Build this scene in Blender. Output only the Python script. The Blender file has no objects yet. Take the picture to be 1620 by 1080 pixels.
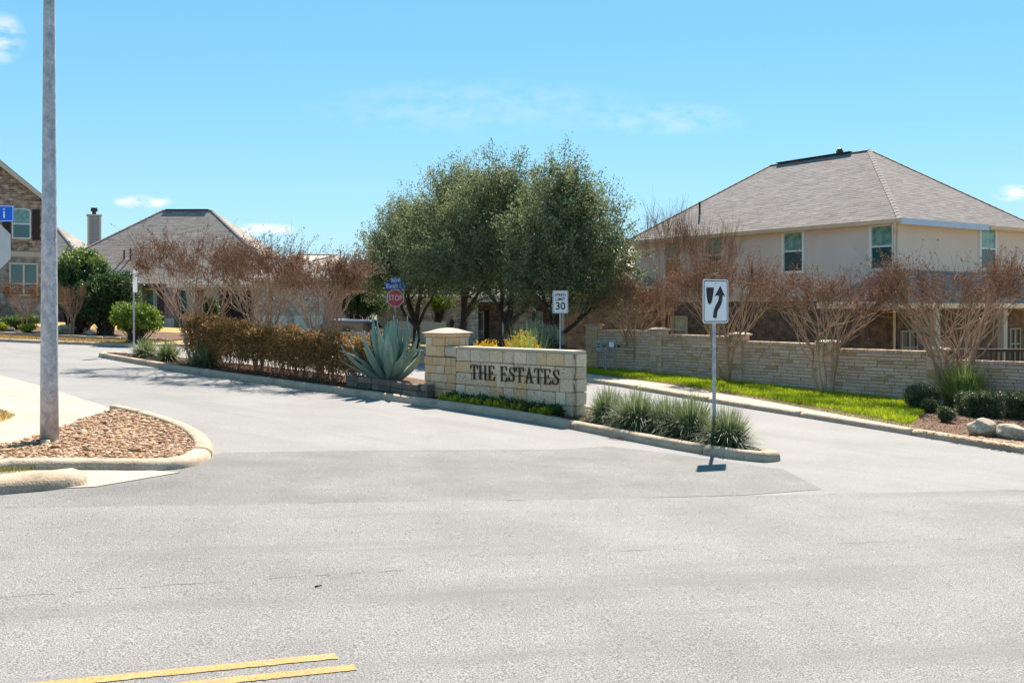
import bpy, bmesh, math, random
import numpy as np
from mathutils import Vector, Matrix

random.seed(7)
RNG = np.random.default_rng(7)
R = math.radians
scene = bpy.context.scene
COL = scene.collection

# ------------------------------------------------------------------ camera
F, CX, HY, EYE = 1575.0, 810.0, 486.0, 2.3      # focal length and level line of the photograph (1620 px wide)
cam_data = bpy.data.cameras.new('camera')
cam_data.sensor_width = 36.0
cam_data.lens = 36.0 * F / 1620.0
cam_data.shift_y = -54.0 / 1620.0
cam_data.clip_start, cam_data.clip_end = 0.1, 3000
cam = bpy.data.objects.new('camera', cam_data)
cam.location = (0, 0, EYE)
cam.rotation_euler = (R(90), 0, 0)
COL.objects.link(cam)
scene.camera = cam

# ------------------------------------------------------------------ sky, sun, exposure
SUN_EL, SUN_AZ = R(47), R(13)                   # the sun stands ahead of the camera, a little to the right
world = bpy.data.worlds.new('World')
scene.world = world
world.use_nodes = True
wn, wl = world.node_tree.nodes, world.node_tree.links
wn.clear()
def W(t, **k):
    n = wn.new(t)
    for a, b in k.items(): setattr(n, a, b)
    return n
def wmath(op, a, b=None, c=None):
    n = W('ShaderNodeMath', operation=op)
    for i, v in enumerate((a, b, c)):
        if v is None: continue
        if isinstance(v, (int, float)): n.inputs[i].default_value = v
        else: wl.new(v, n.inputs[i])
    return n.outputs[0]
sky = W('ShaderNodeTexSky')
sky.sky_type = 'NISHITA'
sky.sun_disc = False
sky.sun_elevation, sky.sun_rotation = SUN_EL, SUN_AZ
sky.altitude = 250
sky.air_density, sky.dust_density, sky.ozone_density = 1.0, 0.0, 2.0
hs = W('ShaderNodeVectorMath', operation='MULTIPLY')         # a cleaner, more cyan blue than the plain model, the same all over
hs.inputs[1].default_value = (0.55, 1.22, 1.54)
gam = W('ShaderNodeGamma'); gam.inputs['Gamma'].default_value = 0.5
wl.new(sky.outputs[0], gam.inputs[0]); wl.new(gam.outputs[0], hs.inputs[0])
tc = W('ShaderNodeTexCoord')
sx = W('ShaderNodeSeparateXYZ')
wl.new(tc.outputs['Generated'], sx.inputs[0])
yy = wmath('MAXIMUM', sx.outputs[1], 0.05)
du, dv = wmath('DIVIDE', sx.outputs[0], yy), wmath('DIVIDE', sx.outputs[2], yy)
mask = None
for (px, py, rx, ry, k) in ((226, 319, 50, 13, 1.0), (418, 363, 55, 12, 0.9), (1606, 306, 40, 16, 0.9), (5, 60, 40, 45, 0.5), (1060, 190, 130, 30, 0.16), (760, 170, 300, 50, 0.10)):
    a = wmath('DIVIDE', wmath('SUBTRACT', du, (px - CX) / F), rx / F)
    b = wmath('DIVIDE', wmath('SUBTRACT', dv, (HY - py) / F), ry / F)
    e = wmath('SUBTRACT', 1.0, wmath('ADD', wmath('MULTIPLY', a, a), wmath('MULTIPLY', b, b)))
    e = wmath('MULTIPLY', wmath('MAXIMUM', e, 0.0), k)
    mask = e if mask is None else wmath('ADD', mask, e)
cn = W('ShaderNodeTexNoise')
cn.inputs['Scale'].default_value = 42; cn.inputs['Detail'].default_value = 6; cn.inputs['Roughness'].default_value = 0.55
mp = W('ShaderNodeMapping'); mp.inputs['Scale'].default_value = (1, 1, 2.2)
wl.new(tc.outputs['Generated'], mp.inputs[0]); wl.new(mp.outputs[0], cn.inputs['Vector'])
mr = W('ShaderNodeMapRange'); mr.inputs['From Min'].default_value = 0.36; mr.inputs['From Max'].default_value = 0.62
wl.new(cn.outputs[0], mr.inputs[0])
mask = wmath('MINIMUM', wmath('MULTIPLY', wmath('MULTIPLY', mask, 1.5), mr.outputs[0]), 0.85)
mx = W('ShaderNodeMix', data_type='RGBA')
hz = W('ShaderNodeMix', data_type='RGBA')                      # pale haze towards the horizon, all round
hzf = wmath('MULTIPLY', wmath('POWER', wmath('SUBTRACT', 1.0, wmath('ABSOLUTE', sx.outputs[2])), 9.0), 0.70)
wl.new(hzf, hz.inputs['Factor']); wl.new(hs.outputs[0], hz.inputs['A']); hz.inputs['B'].default_value = (3.6, 3.95, 4.3, 1)
wl.new(mask, mx.inputs['Factor']); wl.new(hz.outputs['Result'], mx.inputs['A'])
mx.inputs['B'].default_value = (4.6, 4.65, 4.7, 1)
bg = W('ShaderNodeBackground'); bg.inputs['Strength'].default_value = 0.09
wl.new(mx.outputs['Result'], bg.inputs['Color'])
wo = W('ShaderNodeOutputWorld'); wl.new(bg.outputs[0], wo.inputs[0])

sun = bpy.data.lights.new('sun', 'SUN')
sun.energy, sun.angle, sun.color = 4.4, R(0.55), (1.0, 0.915, 0.80)
sun_o = bpy.data.objects.new('sun', sun)
sun_dir = Vector((math.sin(SUN_AZ) * math.cos(SUN_EL), math.cos(SUN_AZ) * math.cos(SUN_EL), math.sin(SUN_EL)))
sun_o.rotation_euler = sun_dir.to_track_quat('Z', 'Y').to_euler()
sun_o.location = (10, 60, 60)
COL.objects.link(sun_o)
scene.view_settings.view_transform = 'Standard'
scene.view_settings.look = 'None'
scene.view_settings.exposure = 1.44
scene.view_settings.gamma = 1.0
scene.view_settings.use_curve_mapping = False
scene.render.engine = 'CYCLES'
scene.cycles.max_bounces = 6
scene.cycles.transparent_max_bounces = 8

# ------------------------------------------------------------------ terrain and placing
SLOPE = 0.046                                   # the street falls to the right
def gz(x, y=0):
    return -SLOPE * min(max(x, -46.0), 34.0)
def P(px, py, up=0.0):
    """The ground point seen at a photograph pixel, on ground raised by UP."""
    u, v = (px - CX) / F, (py - HY) / F
    y = (EYE - up) / (v - SLOPE * u)
    return (u * y, y)
def AT(px, y):
    return (px - CX) / F * y
def ZAT(py, y):
    return EYE + (HY - py) / F * y

# ------------------------------------------------------------------ materials
MATS = {}
def mat(name, cols, scale=6.0, rough=0.85, bump=0.0, bscale=None, attr=0.0, rand=0.0, detail=5.0, stretch=(1, 1, 1), metal=0.0,
        transl=0.0, spec=0.3, fine=None, stain=None, coat=0.0, world_co=False):
    """Noise-driven colour ramp; attr mixes in the per-piece 'tint' attribute, rand the object's own random value."""
    if name in MATS: return MATS[name]
    m = bpy.data.materials.new(name); m.use_nodes = True
    n, l = m.node_tree.nodes, m.node_tree.links
    n.clear()
    out = n.new('ShaderNodeOutputMaterial'); pb = n.new('ShaderNodeBsdfPrincipled')
    co = n.new('ShaderNodeTexCoord'); mpn = n.new('ShaderNodeMapping'); mpn.inputs['Scale'].default_value = stretch
    if world_co:
        gm = n.new('ShaderNodeNewGeometry'); l.new(gm.outputs['Position'], mpn.inputs[0])
    else:
        l.new(co.outputs['Object'], mpn.inputs[0])
    vec = mpn.outputs[0]
    if rand:
        oi = n.new('ShaderNodeObjectInfo')
        ad = n.new('ShaderNodeVectorMath'); ad.operation = 'ADD'
        ml = n.new('ShaderNodeVectorMath'); ml.operation = 'SCALE'; ml.inputs['Scale'].default_value = 37.0
        cb = n.new('ShaderNodeCombineXYZ')
        for i in range(3): l.new(oi.outputs['Random'], cb.inputs[i])
        l.new(cb.outputs[0], ml.inputs[0]); l.new(vec, ad.inputs[0]); l.new(ml.outputs[0], ad.inputs[1])
        vec = ad.outputs[0]
    nz = n.new('ShaderNodeTexNoise'); nz.inputs['Scale'].default_value = scale; nz.inputs['Detail'].default_value = detail
    nz.inputs['Roughness'].default_value = 0.6
    l.new(vec, nz.inputs['Vector'])
    def mth(op, a, b):
        k = n.new('ShaderNodeMath'); k.operation = op
        for i, v in enumerate((a, b)):
            if isinstance(v, (int, float)): k.inputs[i].default_value = v
            else: l.new(v, k.inputs[i])
        return k.outputs[0]
    # spread the noise to 0..1
    mrn = n.new('ShaderNodeMapRange'); mrn.inputs['From Min'].default_value = 0.28; mrn.inputs['From Max'].default_value = 0.72
    l.new(nz.outputs[0], mrn.inputs[0])
    fac = mrn.outputs[0]
    if attr:
        at = n.new('ShaderNodeAttribute'); at.attribute_name = 'tint'
        fac = mth('ADD', mth('MULTIPLY', fac, 1 - attr), mth('MULTIPLY', at.outputs['Fac'], attr))
    if rand:
        fac = mth('ADD', mth('MULTIPLY', fac, 1 - rand), mth('MULTIPLY', oi.outputs['Random'], rand))
    cr = n.new('ShaderNodeValToRGB')
    el = cr.color_ramp.elements
    k = len(cols)
    while len(el) < k: el.new(0.5)
    for i, c in enumerate(cols):
        el[i].position = i / (k - 1) if k > 1 else 0
        el[i].color = (c[0], c[1], c[2], 1)
    l.new(fac, cr.inputs[0])
    col = cr.outputs[0]
    if fine:                                     # (scale, dark, light): a fine grain that multiplies the colour
        fn = n.new('ShaderNodeTexNoise'); fn.inputs['Scale'].default_value = fine[0]; fn.inputs['Detail'].default_value = 2
        l.new(vec, fn.inputs['Vector'])
        fr = n.new('ShaderNodeMapRange'); fr.inputs['From Min'].default_value = 0.3; fr.inputs['From Max'].default_value = 0.7
        fr.inputs['To Min'].default_value = fine[1]; fr.inputs['To Max'].default_value = fine[2]
        l.new(fn.outputs[0], fr.inputs[0])
        vm = n.new('ShaderNodeVectorMath'); vm.operation = 'SCALE'
        l.new(col, vm.inputs[0]); l.new(fr.outputs[0], vm.inputs['Scale'])
        col = vm.outputs[0]
    if stain:                                    # (scale, colour, threshold, stretch): weather stains
        sn = n.new('ShaderNodeTexNoise'); sn.inputs['Scale'].default_value = stain[0]; sn.inputs['Detail'].default_value = 8
        sn.inputs['Roughness'].default_value = 0.7
        sm = n.new('ShaderNodeMapping'); sm.inputs['Scale'].default_value = stain[3]
        if len(stain) > 4: sm.vector_type = 'TEXTURE'; sm.inputs['Rotation'].default_value[2] = stain[4]; sm.inputs['Scale'].default_value = [1 / q for q in stain[3]]
        l.new(vec, sm.inputs[0]); l.new(sm.outputs[0], sn.inputs['Vector'])
        sr = n.new('ShaderNodeMapRange'); sr.inputs['From Min'].default_value = stain[2]; sr.inputs['From Max'].default_value = stain[2] + 0.16
        sr.inputs['To Max'].default_value = 0.85
        l.new(sn.outputs[0], sr.inputs[0])
        mxs = n.new('ShaderNodeMix'); mxs.data_type = 'RGBA'
        l.new(sr.outputs[0], mxs.inputs['Factor']); l.new(col, mxs.inputs['A']); mxs.inputs['B'].default_value = (*stain[1], 1)
        col = mxs.outputs['Result']
    l.new(col, pb.inputs['Base Color'])
    pb.inputs['Roughness'].default_value = rough
    pb.inputs['Metallic'].default_value = metal
    pb.inputs['Specular IOR Level'].default_value = spec
    if coat: pb.inputs['Coat Weight'].default_value = coat
    if bump:
        bn = n.new('ShaderNodeTexNoise'); bn.inputs['Scale'].default_value = bscale or scale * 4; bn.inputs['Detail'].default_value = 4
        l.new(vec, bn.inputs['Vector'])
        bp = n.new('ShaderNodeBump'); bp.inputs['Strength'].default_value = bump; bp.inputs['Distance'].default_value = 0.02
        l.new(bn.outputs[0], bp.inputs['Height']); l.new(bp.outputs[0], pb.inputs['Normal'])
    sh = pb.outputs[0]
    if transl:
        tr = n.new('ShaderNodeBsdfTranslucent'); l.new(col, tr.inputs[0])
        ms = n.new('ShaderNodeMixShader'); ms.inputs[0].default_value = transl
        l.new(sh, ms.inputs[1]); l.new(tr.outputs[0], ms.inputs[2]); sh = ms.outputs[0]
    l.new(sh, out.inputs[0])
    MATS[name] = m
    return m

def brick_mat(name, c1, c2, mortar, bw=0.21, bh=0.075, ms=0.012, blotch=0.5, axis='XZ'):
    """Laid brick for walls whose bricks are too small in the picture to pick apart."""
    if name in MATS: return MATS[name]
    m = bpy.data.materials.new(name); m.use_nodes = True
    n, l = m.node_tree.nodes, m.node_tree.links
    pb = n['Principled BSDF']
    co = n.new('ShaderNodeTexCoord'); sp = n.new('ShaderNodeSeparateXYZ'); cb = n.new('ShaderNodeCombineXYZ')
    l.new(co.outputs['Object'], sp.inputs[0])
    ad = n.new('ShaderNodeMath'); ad.operation = 'ADD'
    l.new(sp.outputs[0], ad.inputs[0]); l.new(sp.outputs[1], ad.inputs[1])
    l.new(ad.outputs[0], cb.inputs[0]); l.new(sp.outputs[2], cb.inputs[1])
    bt = n.new('ShaderNodeTexBrick')
    bt.inputs['Scale'].default_value = 1.0; bt.inputs['Brick Width'].default_value = bw; bt.inputs['Row Height'].default_value = bh
    bt.inputs['Mortar Size'].default_value = ms; bt.inputs['Bias'].default_value = 0.0
    bt.inputs['Color1'].default_value = (*c1, 1); bt.inputs['Color2'].default_value = (*c2, 1); bt.inputs['Mortar'].default_value = (*mortar, 1)
    l.new(cb.outputs[0], bt.inputs['Vector'])
    nz = n.new('ShaderNodeTexNoise'); nz.inputs['Scale'].default_value = 3.5; nz.inputs['Detail'].default_value = 6
    l.new(cb.outputs[0], nz.inputs['Vector'])
    mr_ = n.new('ShaderNodeMapRange'); mr_.inputs['From Min'].default_value = .3; mr_.inputs['From Max'].default_value = .7
    mr_.inputs['To Min'].default_value = 1 - blotch; mr_.inputs['To Max'].default_value = 1 + blotch * .6
    l.new(nz.outputs[0], mr_.inputs[0])
    vm = n.new('ShaderNodeVectorMath'); vm.operation = 'SCALE'
    l.new(bt.outputs['Color'], vm.inputs[0]); l.new(mr_.outputs[0], vm.inputs['Scale'])
    l.new(vm.outputs[0], pb.inputs['Base Color'])
    pb.inputs['Roughness'].default_value = 0.9
    bp = n.new('ShaderNodeBump'); bp.inputs['Strength'].default_value = 0.6; bp.inputs['Distance'].default_value = 0.01; bp.invert = True
    l.new(bt.outputs['Fac'], bp.inputs['Height']); l.new(bp.outputs[0], pb.inputs['Normal'])
    MATS[name] = m
    return m

M = {}
M['asphalt'] = mat('asphalt', [(.178, .168, .16), (.216, .205, .196), (.25, .238, .228)], 0.55, .9, .5, 110, fine=(88, .36, 1.64), stain=(0.6, (.165, .156, .149), .53, (.16, 1.7, 1), R(18.4)), world_co=True)
M['asphalt_smooth'] = mat('asphalt_smooth', [(.205, .195, .188), (.232, .221, .213), (.255, .243, .235)], 0.6, .88, .35, 120, fine=(85, .62, 1.38), stain=(0.6, (.195, .185, .177), .52, (.15, 1.5, 1), R(-42)), world_co=True)
M['asphalt_mid'] = mat('asphalt_mid', [(.148, .14, .133), (.184, .175, .166), (.22, .209, .199)], 0.8, .9, .5, 110, fine=(88, .36, 1.64), stain=(0.8, (.15, .142, .135), .56, (.3, 1.4, 1), R(10)), world_co=True)
M['asphalt_dark'] = mat('asphalt_dark', [(.10, .093, .087), (.20, .188, .178)], 2.5, .95, .5, 90, fine=(70, .5, 1.5), world_co=True)
M['tar'] = mat('tar', [(.10, .096, .092), (.15, .144, .138)], 8, .8, world_co=True)
M['concrete'] = mat('concrete', [(.34, .275, .205), (.42, .35, .27), (.47, .40, .315)], 1.4, .9, .25, 60, fine=(60, .85, 1.1), stain=(1.6, (.27, .23, .185), .62, (1, 1, 1)), world_co=True)
M['kerb'] = mat('kerb', [(.38, .275, .185), (.48, .36, .255), (.56, .435, .325)], 2.2, .92, .5, 40, rand=.2, fine=(45, .75, 1.15), stain=(3.6, (.15, .12, .095), .55, (1, 1, 2)))
M['lawn_soil'] = mat('lawn_soil', [(.10, .085, .04), (.16, .13, .055), (.11, .12, .04)], 1.2, .95, .6, 25, fine=(30, .6, 1.3), world_co=True)
M['dry_lawn'] = mat('dry_lawn', [(.30, .17, .055), (.38, .25, .08), (.33, .27, .07)], .9, .95, .6, 25, fine=(25, .7, 1.25), world_co=True)
M['mulch'] = mat('mulch', [(.06, .03, .018), (.13, .065, .035), (.20, .11, .06)], 7, .95, 1.0, 45, fine=(40, .4, 1.5), world_co=True)
M['chips'] = mat('chips', [(.05, .024, .014), (.12, .055, .028), (.24, .13, .07)], 3, .9, attr=.8)
M['gravel'] = mat('gravel', [(.19, .095, .05), (.42, .235, .125), (.52, .335, .20), (.66, .50, .37)], 3, .85, attr=.85)
M['gravel_bed'] = mat('gravel_bed', [(.13, .075, .045), (.30, .18, .11)], 18, .95, 1.0, 40, world_co=True)
M['galv'] = mat('galvanised_steel', [(.26, .27, .30), (.40, .41, .44), (.58, .58, .59)], 11, .5, .1, 40, metal=.2, stretch=(1, 1, .6), stain=(7, (.20, .205, .22), .56, (1, 1, .7)), spec=.5, fine=(40, .8, 1.15))
M['limestone'] = mat('limestone', [(.64, .455, .28), (.77, .58, .39), (.62, .475, .34), (.84, .68, .50), (.72, .51, .32), (.74, .42, .16)], 2.4, .92, .9, 14, rand=.88, fine=(30, .75, 1.15), stain=(7.5, (.16, .125, .095), .535, (1.3, 1.3, .6)))
M['limestone_grey'] = mat('limestone_grey', [(.60, .44, .29), (.76, .58, .40), (.84, .69, .51)], 3.5, .93, 1.0, 14, rand=.4, fine=(26, .7, 1.15), stain=(9, (.14, .11, .085), .50, (1.3, 1.3, .6)))
M['limestone_gold'] = mat('limestone_gold', [(.54, .33, .16), (.70, .47, .25), (.78, .62, .42)], 3.0, .93, 1.0, 14, rand=.4, fine=(26, .7, 1.15), stain=(8, (.20, .13, .07), .57, (1.3, 1.3, .6)))
M['wall_gold'] = mat('wall_gold', [(.48, .28, .14), (.62, .40, .23), (.72, .54, .38)], 4.0, .93, .8, 20, rand=.4, fine=(35, .75, 1.15))
M['wall_pink'] = mat('wall_pink', [(.62, .41, .305), (.76, .55, .43), (.85, .67, .54)], 4.0, .93, .8, 20, rand=.5, fine=(35, .75, 1.15), stain=(7, (.26, .17, .13), .55, (1, 1, 1)))
M['weed'] = mat('weed_blades', [(.12, .14, .03), (.24, .25, .06), (.38, .32, .10)], 2, .7, attr=.8, transl=.3)
M['limestone_tan'] = mat('limestone_tan', [(.64, .38, .19), (.70, .48, .28), (.76, .57, .38)], 2.2, .92, .9, 14, rand=.85, fine=(30, .8, 1.12), stain=(5.0, (.2, .14, .09), .58, (1.4, 1.4, .6)))
M['cast_stone'] = mat('cast_stone', [(.44, .36, .27), (.55, .47, .37)], 3, .9, .4, 40, stain=(4.5, (.2, .16, .12), .62, (1, 1, .5)))
M['mortar'] = mat('mortar', [(.20, .16, .12), (.32, .26, .20)], 6, .95, .5, 60)
M['wall_stone'] = mat('wall_stone', [(.60, .385, .25), (.76, .53, .37), (.84, .63, .46), (.79, .56, .40), (.66, .37, .17)], 2.5, .93, .8, 20, rand=.75, fine=(35, .75, 1.15), stain=(6, (.24, .155, .11), .57, (1, 1, 1)))
M['letter'] = mat('letter_bronze', [(.025, .015, .011), (.05, .03, .02)], 20, .45, metal=.3, spec=.5)
M['white_sheet'] = mat('sign_white', [(.74, .75, .77), (.80, .81, .83)], 3, .4, spec=.5)
M['black_print'] = mat('sign_black', [(.018, .018, .02), (.025, .025, .028)], 4, .5)
M['red_sheet'] = mat('sign_red', [(.58, .05, .06), (.66, .08, .09)], 3, .4)
M['blue_sheet'] = mat('sign_blue', [(.005, .12, .66), (.005, .14, .74)], 3, .4)
M['sign_back'] = mat('sign_back', [(.42, .43, .46), (.55, .56, .58)], 2, .5, metal=.1)
M['yellow_paint'] = mat('yellow_paint', [(.48, .25, .08), (.56, .33, .13)], 3, .85, .4, 70, fine=(70, .6, 1.25), stain=(16, (.25, .22, .19), .51, (1, 1, 1)), world_co=True)
M['stucco'] = mat('stucco', [(.60, .525, .475), (.66, .58, .525)], .8, .95, .35, 45, stain=(1.1, (.50, .43, .385), .60, (1, 1, .35)))
M['white_trim'] = mat('white_trim', [(.68, .66, .63), (.76, .75, .73)], 2, .6)
M['cream_trim'] = mat('cream_trim', [(.56, .47, .37), (.63, .54, .43)], 2, .6)
M['beige_wall'] = mat('beige_wall', [(.46, .40, .33), (.52, .46, .39)], 1, .9)
M['shingle'] = mat('shingle', [(.165, .137, .123), (.245, .208, .19), (.33, .284, .26)], 6, .95, attr=.75)
M['shingle_far'] = mat('shingle_far', [(.17, .145, .13), (.26, .225, .20), (.36, .315, .28)], 6, .95, attr=.75)
M['ridge'] = mat('ridge_cap', [(.26, .22, .195), (.36, .31, .28)], 8, .95)
M['dark_metal'] = mat('dark_metal', [(.045, .045, .05), (.07, .07, .075)], 5, .5, metal=.4)
M['grey_box'] = mat('grey_box', [(.26, .27, .27), (.34, .35, .35)], 4, .55)
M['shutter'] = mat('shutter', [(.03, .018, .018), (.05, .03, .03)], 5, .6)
M['garage'] = mat('garage_door', [(.66, .58, .48), (.72, .64, .53)], 2, .6)
M['dark_wood'] = mat('dark_wood', [(.03, .02, .016), (.06, .04, .03)], 5, .6)
M['brick_dark'] = brick_mat('brick_dark', (.11, .065, .045), (.19, .115, .075), (.20, .16, .13))
M['brick_orange'] = brick_mat('brick_orange', (.30, .145, .075), (.48, .27, .15), (.30, .23, .17), bw=.3, bh=.11)
M['brick_mixed'] = brick_mat('brick_mixed', (.17, .10, .07), (.50, .37, .27), (.42, .34, .27), bw=.32, bh=.11, blotch=.55)
M['brick_pink'] = brick_mat('brick_pink', (.36, .24, .185), (.58, .44, .36), (.56, .48, .42), bw=.3, bh=.11)
M['brick_plum'] = brick_mat('brick_plum', (.16, .10, .095), (.32, .22, .20), (.34, .28, .26), bw=.3, bh=.11)
M['brick_pale'] = brick_mat('brick_pale', (.66, .61, .54), (.78, .73, .65), (.52, .46, .39), bw=.42, bh=.2)
M['stone_grey'] = brick_mat('stone_grey', (.22, .20, .19), (.36, .32, .28), (.30, .27, .24), bw=.45, bh=.2)
M['glass'] = mat('window_glass', [(.012, .06, .07), (.02, .10, .11)], 1.5, .06, spec=.9)
M['glass_reflect'] = mat('window_glass_reflect', [(.05, .13, .13), (.13, .28, .25), (.24, .42, .37)], 4, .06, spec=.9)  # mottled teal paints mirrored sky and trees into the pane colour
M['glass_dark'] = mat('window_glass_dark', [(.012, .018, .02), (.03, .035, .035)], 1.5, .05, spec=.9)
M['boulder'] = mat('boulder', [(.34, .25, .165), (.50, .41, .30), (.60, .52, .41)], 2.2, .95, 1.0, 7, stain=(3.5, (.26, .18, .11), .54, (1, 1, 1)), fine=(22, .75, 1.15))
M['bark_oak'] = mat('bark_oak', [(.045, .033, .026), (.10, .075, .06)], 9, .95, .9, 25, stretch=(1, 1, .35))
M['bark_crape'] = mat('bark_crape', [(.24, .15, .095), (.38, .255, .17), (.48, .34, .24)], 5, .8, .3, 20, stretch=(1, 1, .3))
M['twig'] = mat('twig', [(.15, .082, .05), (.26, .155, .095), (.42, .28, .18)], 3, .85, attr=.8)
M['seed'] = mat('seed_heads', [(.085, .04, .026), (.17, .085, .053), (.29, .165, .105)], 3, .9, attr=.85, transl=.35)
M['leaf_oak'] = mat('leaf_oak', [(.05, .078, .036), (.125, .165, .075), (.22, .25, .12), (.38, .35, .16)], 2, .65, attr=.85, transl=.38, spec=.25)
M['leaf_dark'] = mat('leaf_dark', [(.02, .045, .018), (.05, .10, .03), (.11, .17, .045)], 2, .5, attr=.8, transl=.3, spec=.4)
M['leaf_lime'] = mat('leaf_lime', [(.07, .12, .015), (.16, .24, .03), (.30, .36, .05)], 2, .5, attr=.8, transl=.3)
M['leaf_hedge'] = mat('leaf_hedge', [(.09, .04, .025), (.12, .115, .04), (.27, .19, .065), (.44, .18, .07), (.62, .34, .13)], 2.5, .6, attr=.85, transl=.38)
M['leaf_box'] = mat('leaf_box', [(.04, .065, .028), (.10, .13, .055), (.20, .22, .10)], 2, .5, attr=.8, transl=.3, spec=.4)
M['leaf_sage'] = mat('leaf_sage', [(.22, .25, .15), (.38, .40, .27), (.52, .53, .37)], 2, .7, attr=.8, transl=.25)
M['leaf_flower'] = mat('leaf_flower', [(.42, .26, .01), (.62, .40, .01), (.75, .52, .02)], 2, .6, attr=.8, transl=.3)
M['leaf_yel'] = mat('leaf_yellow_green', [(.10, .17, .02), (.34, .38, .03), (.78, .62, .05)], 2, .6, attr=.85, transl=.3)
M['juniper'] = mat('juniper', [(.05, .09, .025), (.12, .19, .04), (.20, .26, .06)], 2, .6, attr=.8, transl=.2)
M['blade'] = mat('blade_bluegreen', [(.07, .105, .045), (.15, .20, .085), (.27, .31, .15), (.48, .43, .24)], 2, .55, attr=.85, transl=.25)
M['blade_yucca'] = mat('blade_yucca', [(.10, .16, .04), (.22, .29, .08), (.36, .40, .14)], 2, .5, attr=.85, transl=.25)
M['turf'] = mat('turf_blades', [(.17, .28, .008), (.34, .45, .012), (.58, .56, .03)], 1.6, .6, attr=.45, transl=.4, world_co=True)
M['straw'] = mat('straw_blades', [(.24, .13, .05), (.36, .23, .09), (.42, .32, .12)], .8, .8, attr=.7, transl=.2)
M['agave'] = mat('agave_leaf', [(.12, .20, .17), (.21, .31, .265), (.34, .43, .36)], 3.0, .6, .15, 14, rand=.45, transl=.2, stretch=(.5, 4, 4), spec=.3, stain=(6, (.36, .34, .20), .60, (.5, 2, 1)))
M['car_silver'] = mat('car_paint', [(.20, .205, .22), (.25, .255, .27)], 2, .35, metal=.4, coat=.6)
M['tyre'] = mat('tyre', [(.02, .02, .02), (.03, .03, .03)], 8, .8)

# ------------------------------------------------------------------ mesh helpers
class MB:
    def __init__(s): s.v, s.f = [], []
    def add(s, vs, fs):
        o = len(s.v); s.v += [tuple(p) for p in vs]; s.f += [tuple(i + o for i in f) for f in fs]; return s
    def box(s, x0, x1, y0, y1, z0, z1):
        return s.add([(x0, y0, z0), (x1, y0, z0), (x1, y1, z0), (x0, y1, z0), (x0, y0, z1), (x1, y0, z1), (x1, y1, z1), (x0, y1, z1)],
                     [(3, 2, 1, 0), (4, 5, 6, 7), (0, 1, 5, 4), (1, 2, 6, 5), (2, 3, 7, 6), (3, 0, 4, 7)])
    def prism(s, poly, y0, y1):                  # polygon in x,z (counter-clockwise seen from -y), extruded y0 (front) to y1
        k = len(poly)
        return s.add([(x, y0, z) for x, z in poly] + [(x, y1, z) for x, z in poly],
                     [tuple(range(k)), tuple(range(2 * k - 1, k - 1, -1))] + [(i, i + k, (i + 1) % k + k, (i + 1) % k) for i in range(k)])
    def slab(s, poly, z0, z1):                   # polygon in x,y (counter-clockwise from above)
        k = len(poly)
        return s.add([(x, y, z0) for x, y in poly] + [(x, y, z1) for x, y in poly],
                     [tuple(range(k - 1, -1, -1)), tuple(range(k, 2 * k))] + [(i, (i + 1) % k, (i + 1) % k + k, i + k) for i in range(k)])
    def tube(s, p0, p1, r0, r1=None, n=10, cap=True):
        r1 = r0 if r1 is None else r1
        p0, p1 = Vector(p0), Vector(p1); d = (p1 - p0).normalized()
        a = d.orthogonal().normalized(); b = d.cross(a)
        vs = [p + (a * math.cos(2 * math.pi * i / n) + b * math.sin(2 * math.pi * i / n)) * r for p, r in ((p0, r0), (p1, r1)) for i in range(n)]
        fs = [(i, (i + 1) % n, (i + 1) % n + n, i + n) for i in range(n)]
        if cap: fs += [tuple(range(n - 1, -1, -1)), tuple(range(n, 2 * n))]
        return s.add(vs, fs)
    def lathe(s, prof, n=24):                    # [(r, z)] from the bottom up
        k = len(prof)
        vs = [(r * math.cos(2 * math.pi * i / n), r * math.sin(2 * math.pi * i / n), z) for r, z in prof for i in range(n)]
        fs = [(j * n + i, j * n + (i + 1) % n, (j + 1) * n + (i + 1) % n, (j + 1) * n + i) for j in range(k - 1) for i in range(n)]
        fs += [tuple(range(n - 1, -1, -1)), tuple(range((k - 1) * n, k * n))]
        return s.add(vs, fs)
    def mesh(s, name, m, bevel=0, smooth=False, seg=1):
        me = bpy.data.meshes.new(name)
        me.from_pydata([tuple(p) for p in s.v], [], s.f)
        if bevel:
            bm = bmesh.new(); bm.from_mesh(me)
            es = [e for e in bm.edges if len(e.link_faces) == 2 and e.calc_face_angle(0) > 0.5]
            bmesh.ops.bevel(bm, geom=es, offset=bevel, segments=seg, affect='EDGES', clamp_overlap=True)
            bm.to_mesh(me); bm.free()
        me.materials.append(m)
        if smooth: me.polygons.foreach_set('use_smooth', [True] * len(me.polygons))
        me.update()
        return me

def link(name, me, parent=None, loc=(0, 0, 0), rot=(0, 0, 0), scale=None):
    o = bpy.data.objects.new(name, me); COL.objects.link(o)
    if parent: o.parent = parent
    o.location = loc; o.rotation_euler = rot
    if scale: o.scale = scale
    return o
def tag(o, label=None, cat=None, group=None, kind=None):
    if label: o['label'] = label
    if cat: o['category'] = cat
    if group: o['group'] = group
    if kind: o['kind'] = kind
    return o
def thing(name, label, cat, loc, rotz=0, group=None):
    o = link(name, None, None, loc, (0, 0, rotz)); o.empty_display_size = 0.2
    return tag(o, label, cat, group)
def structure(name, me, parent=None):
    return tag(link(name, me, parent), kind='structure')

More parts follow.
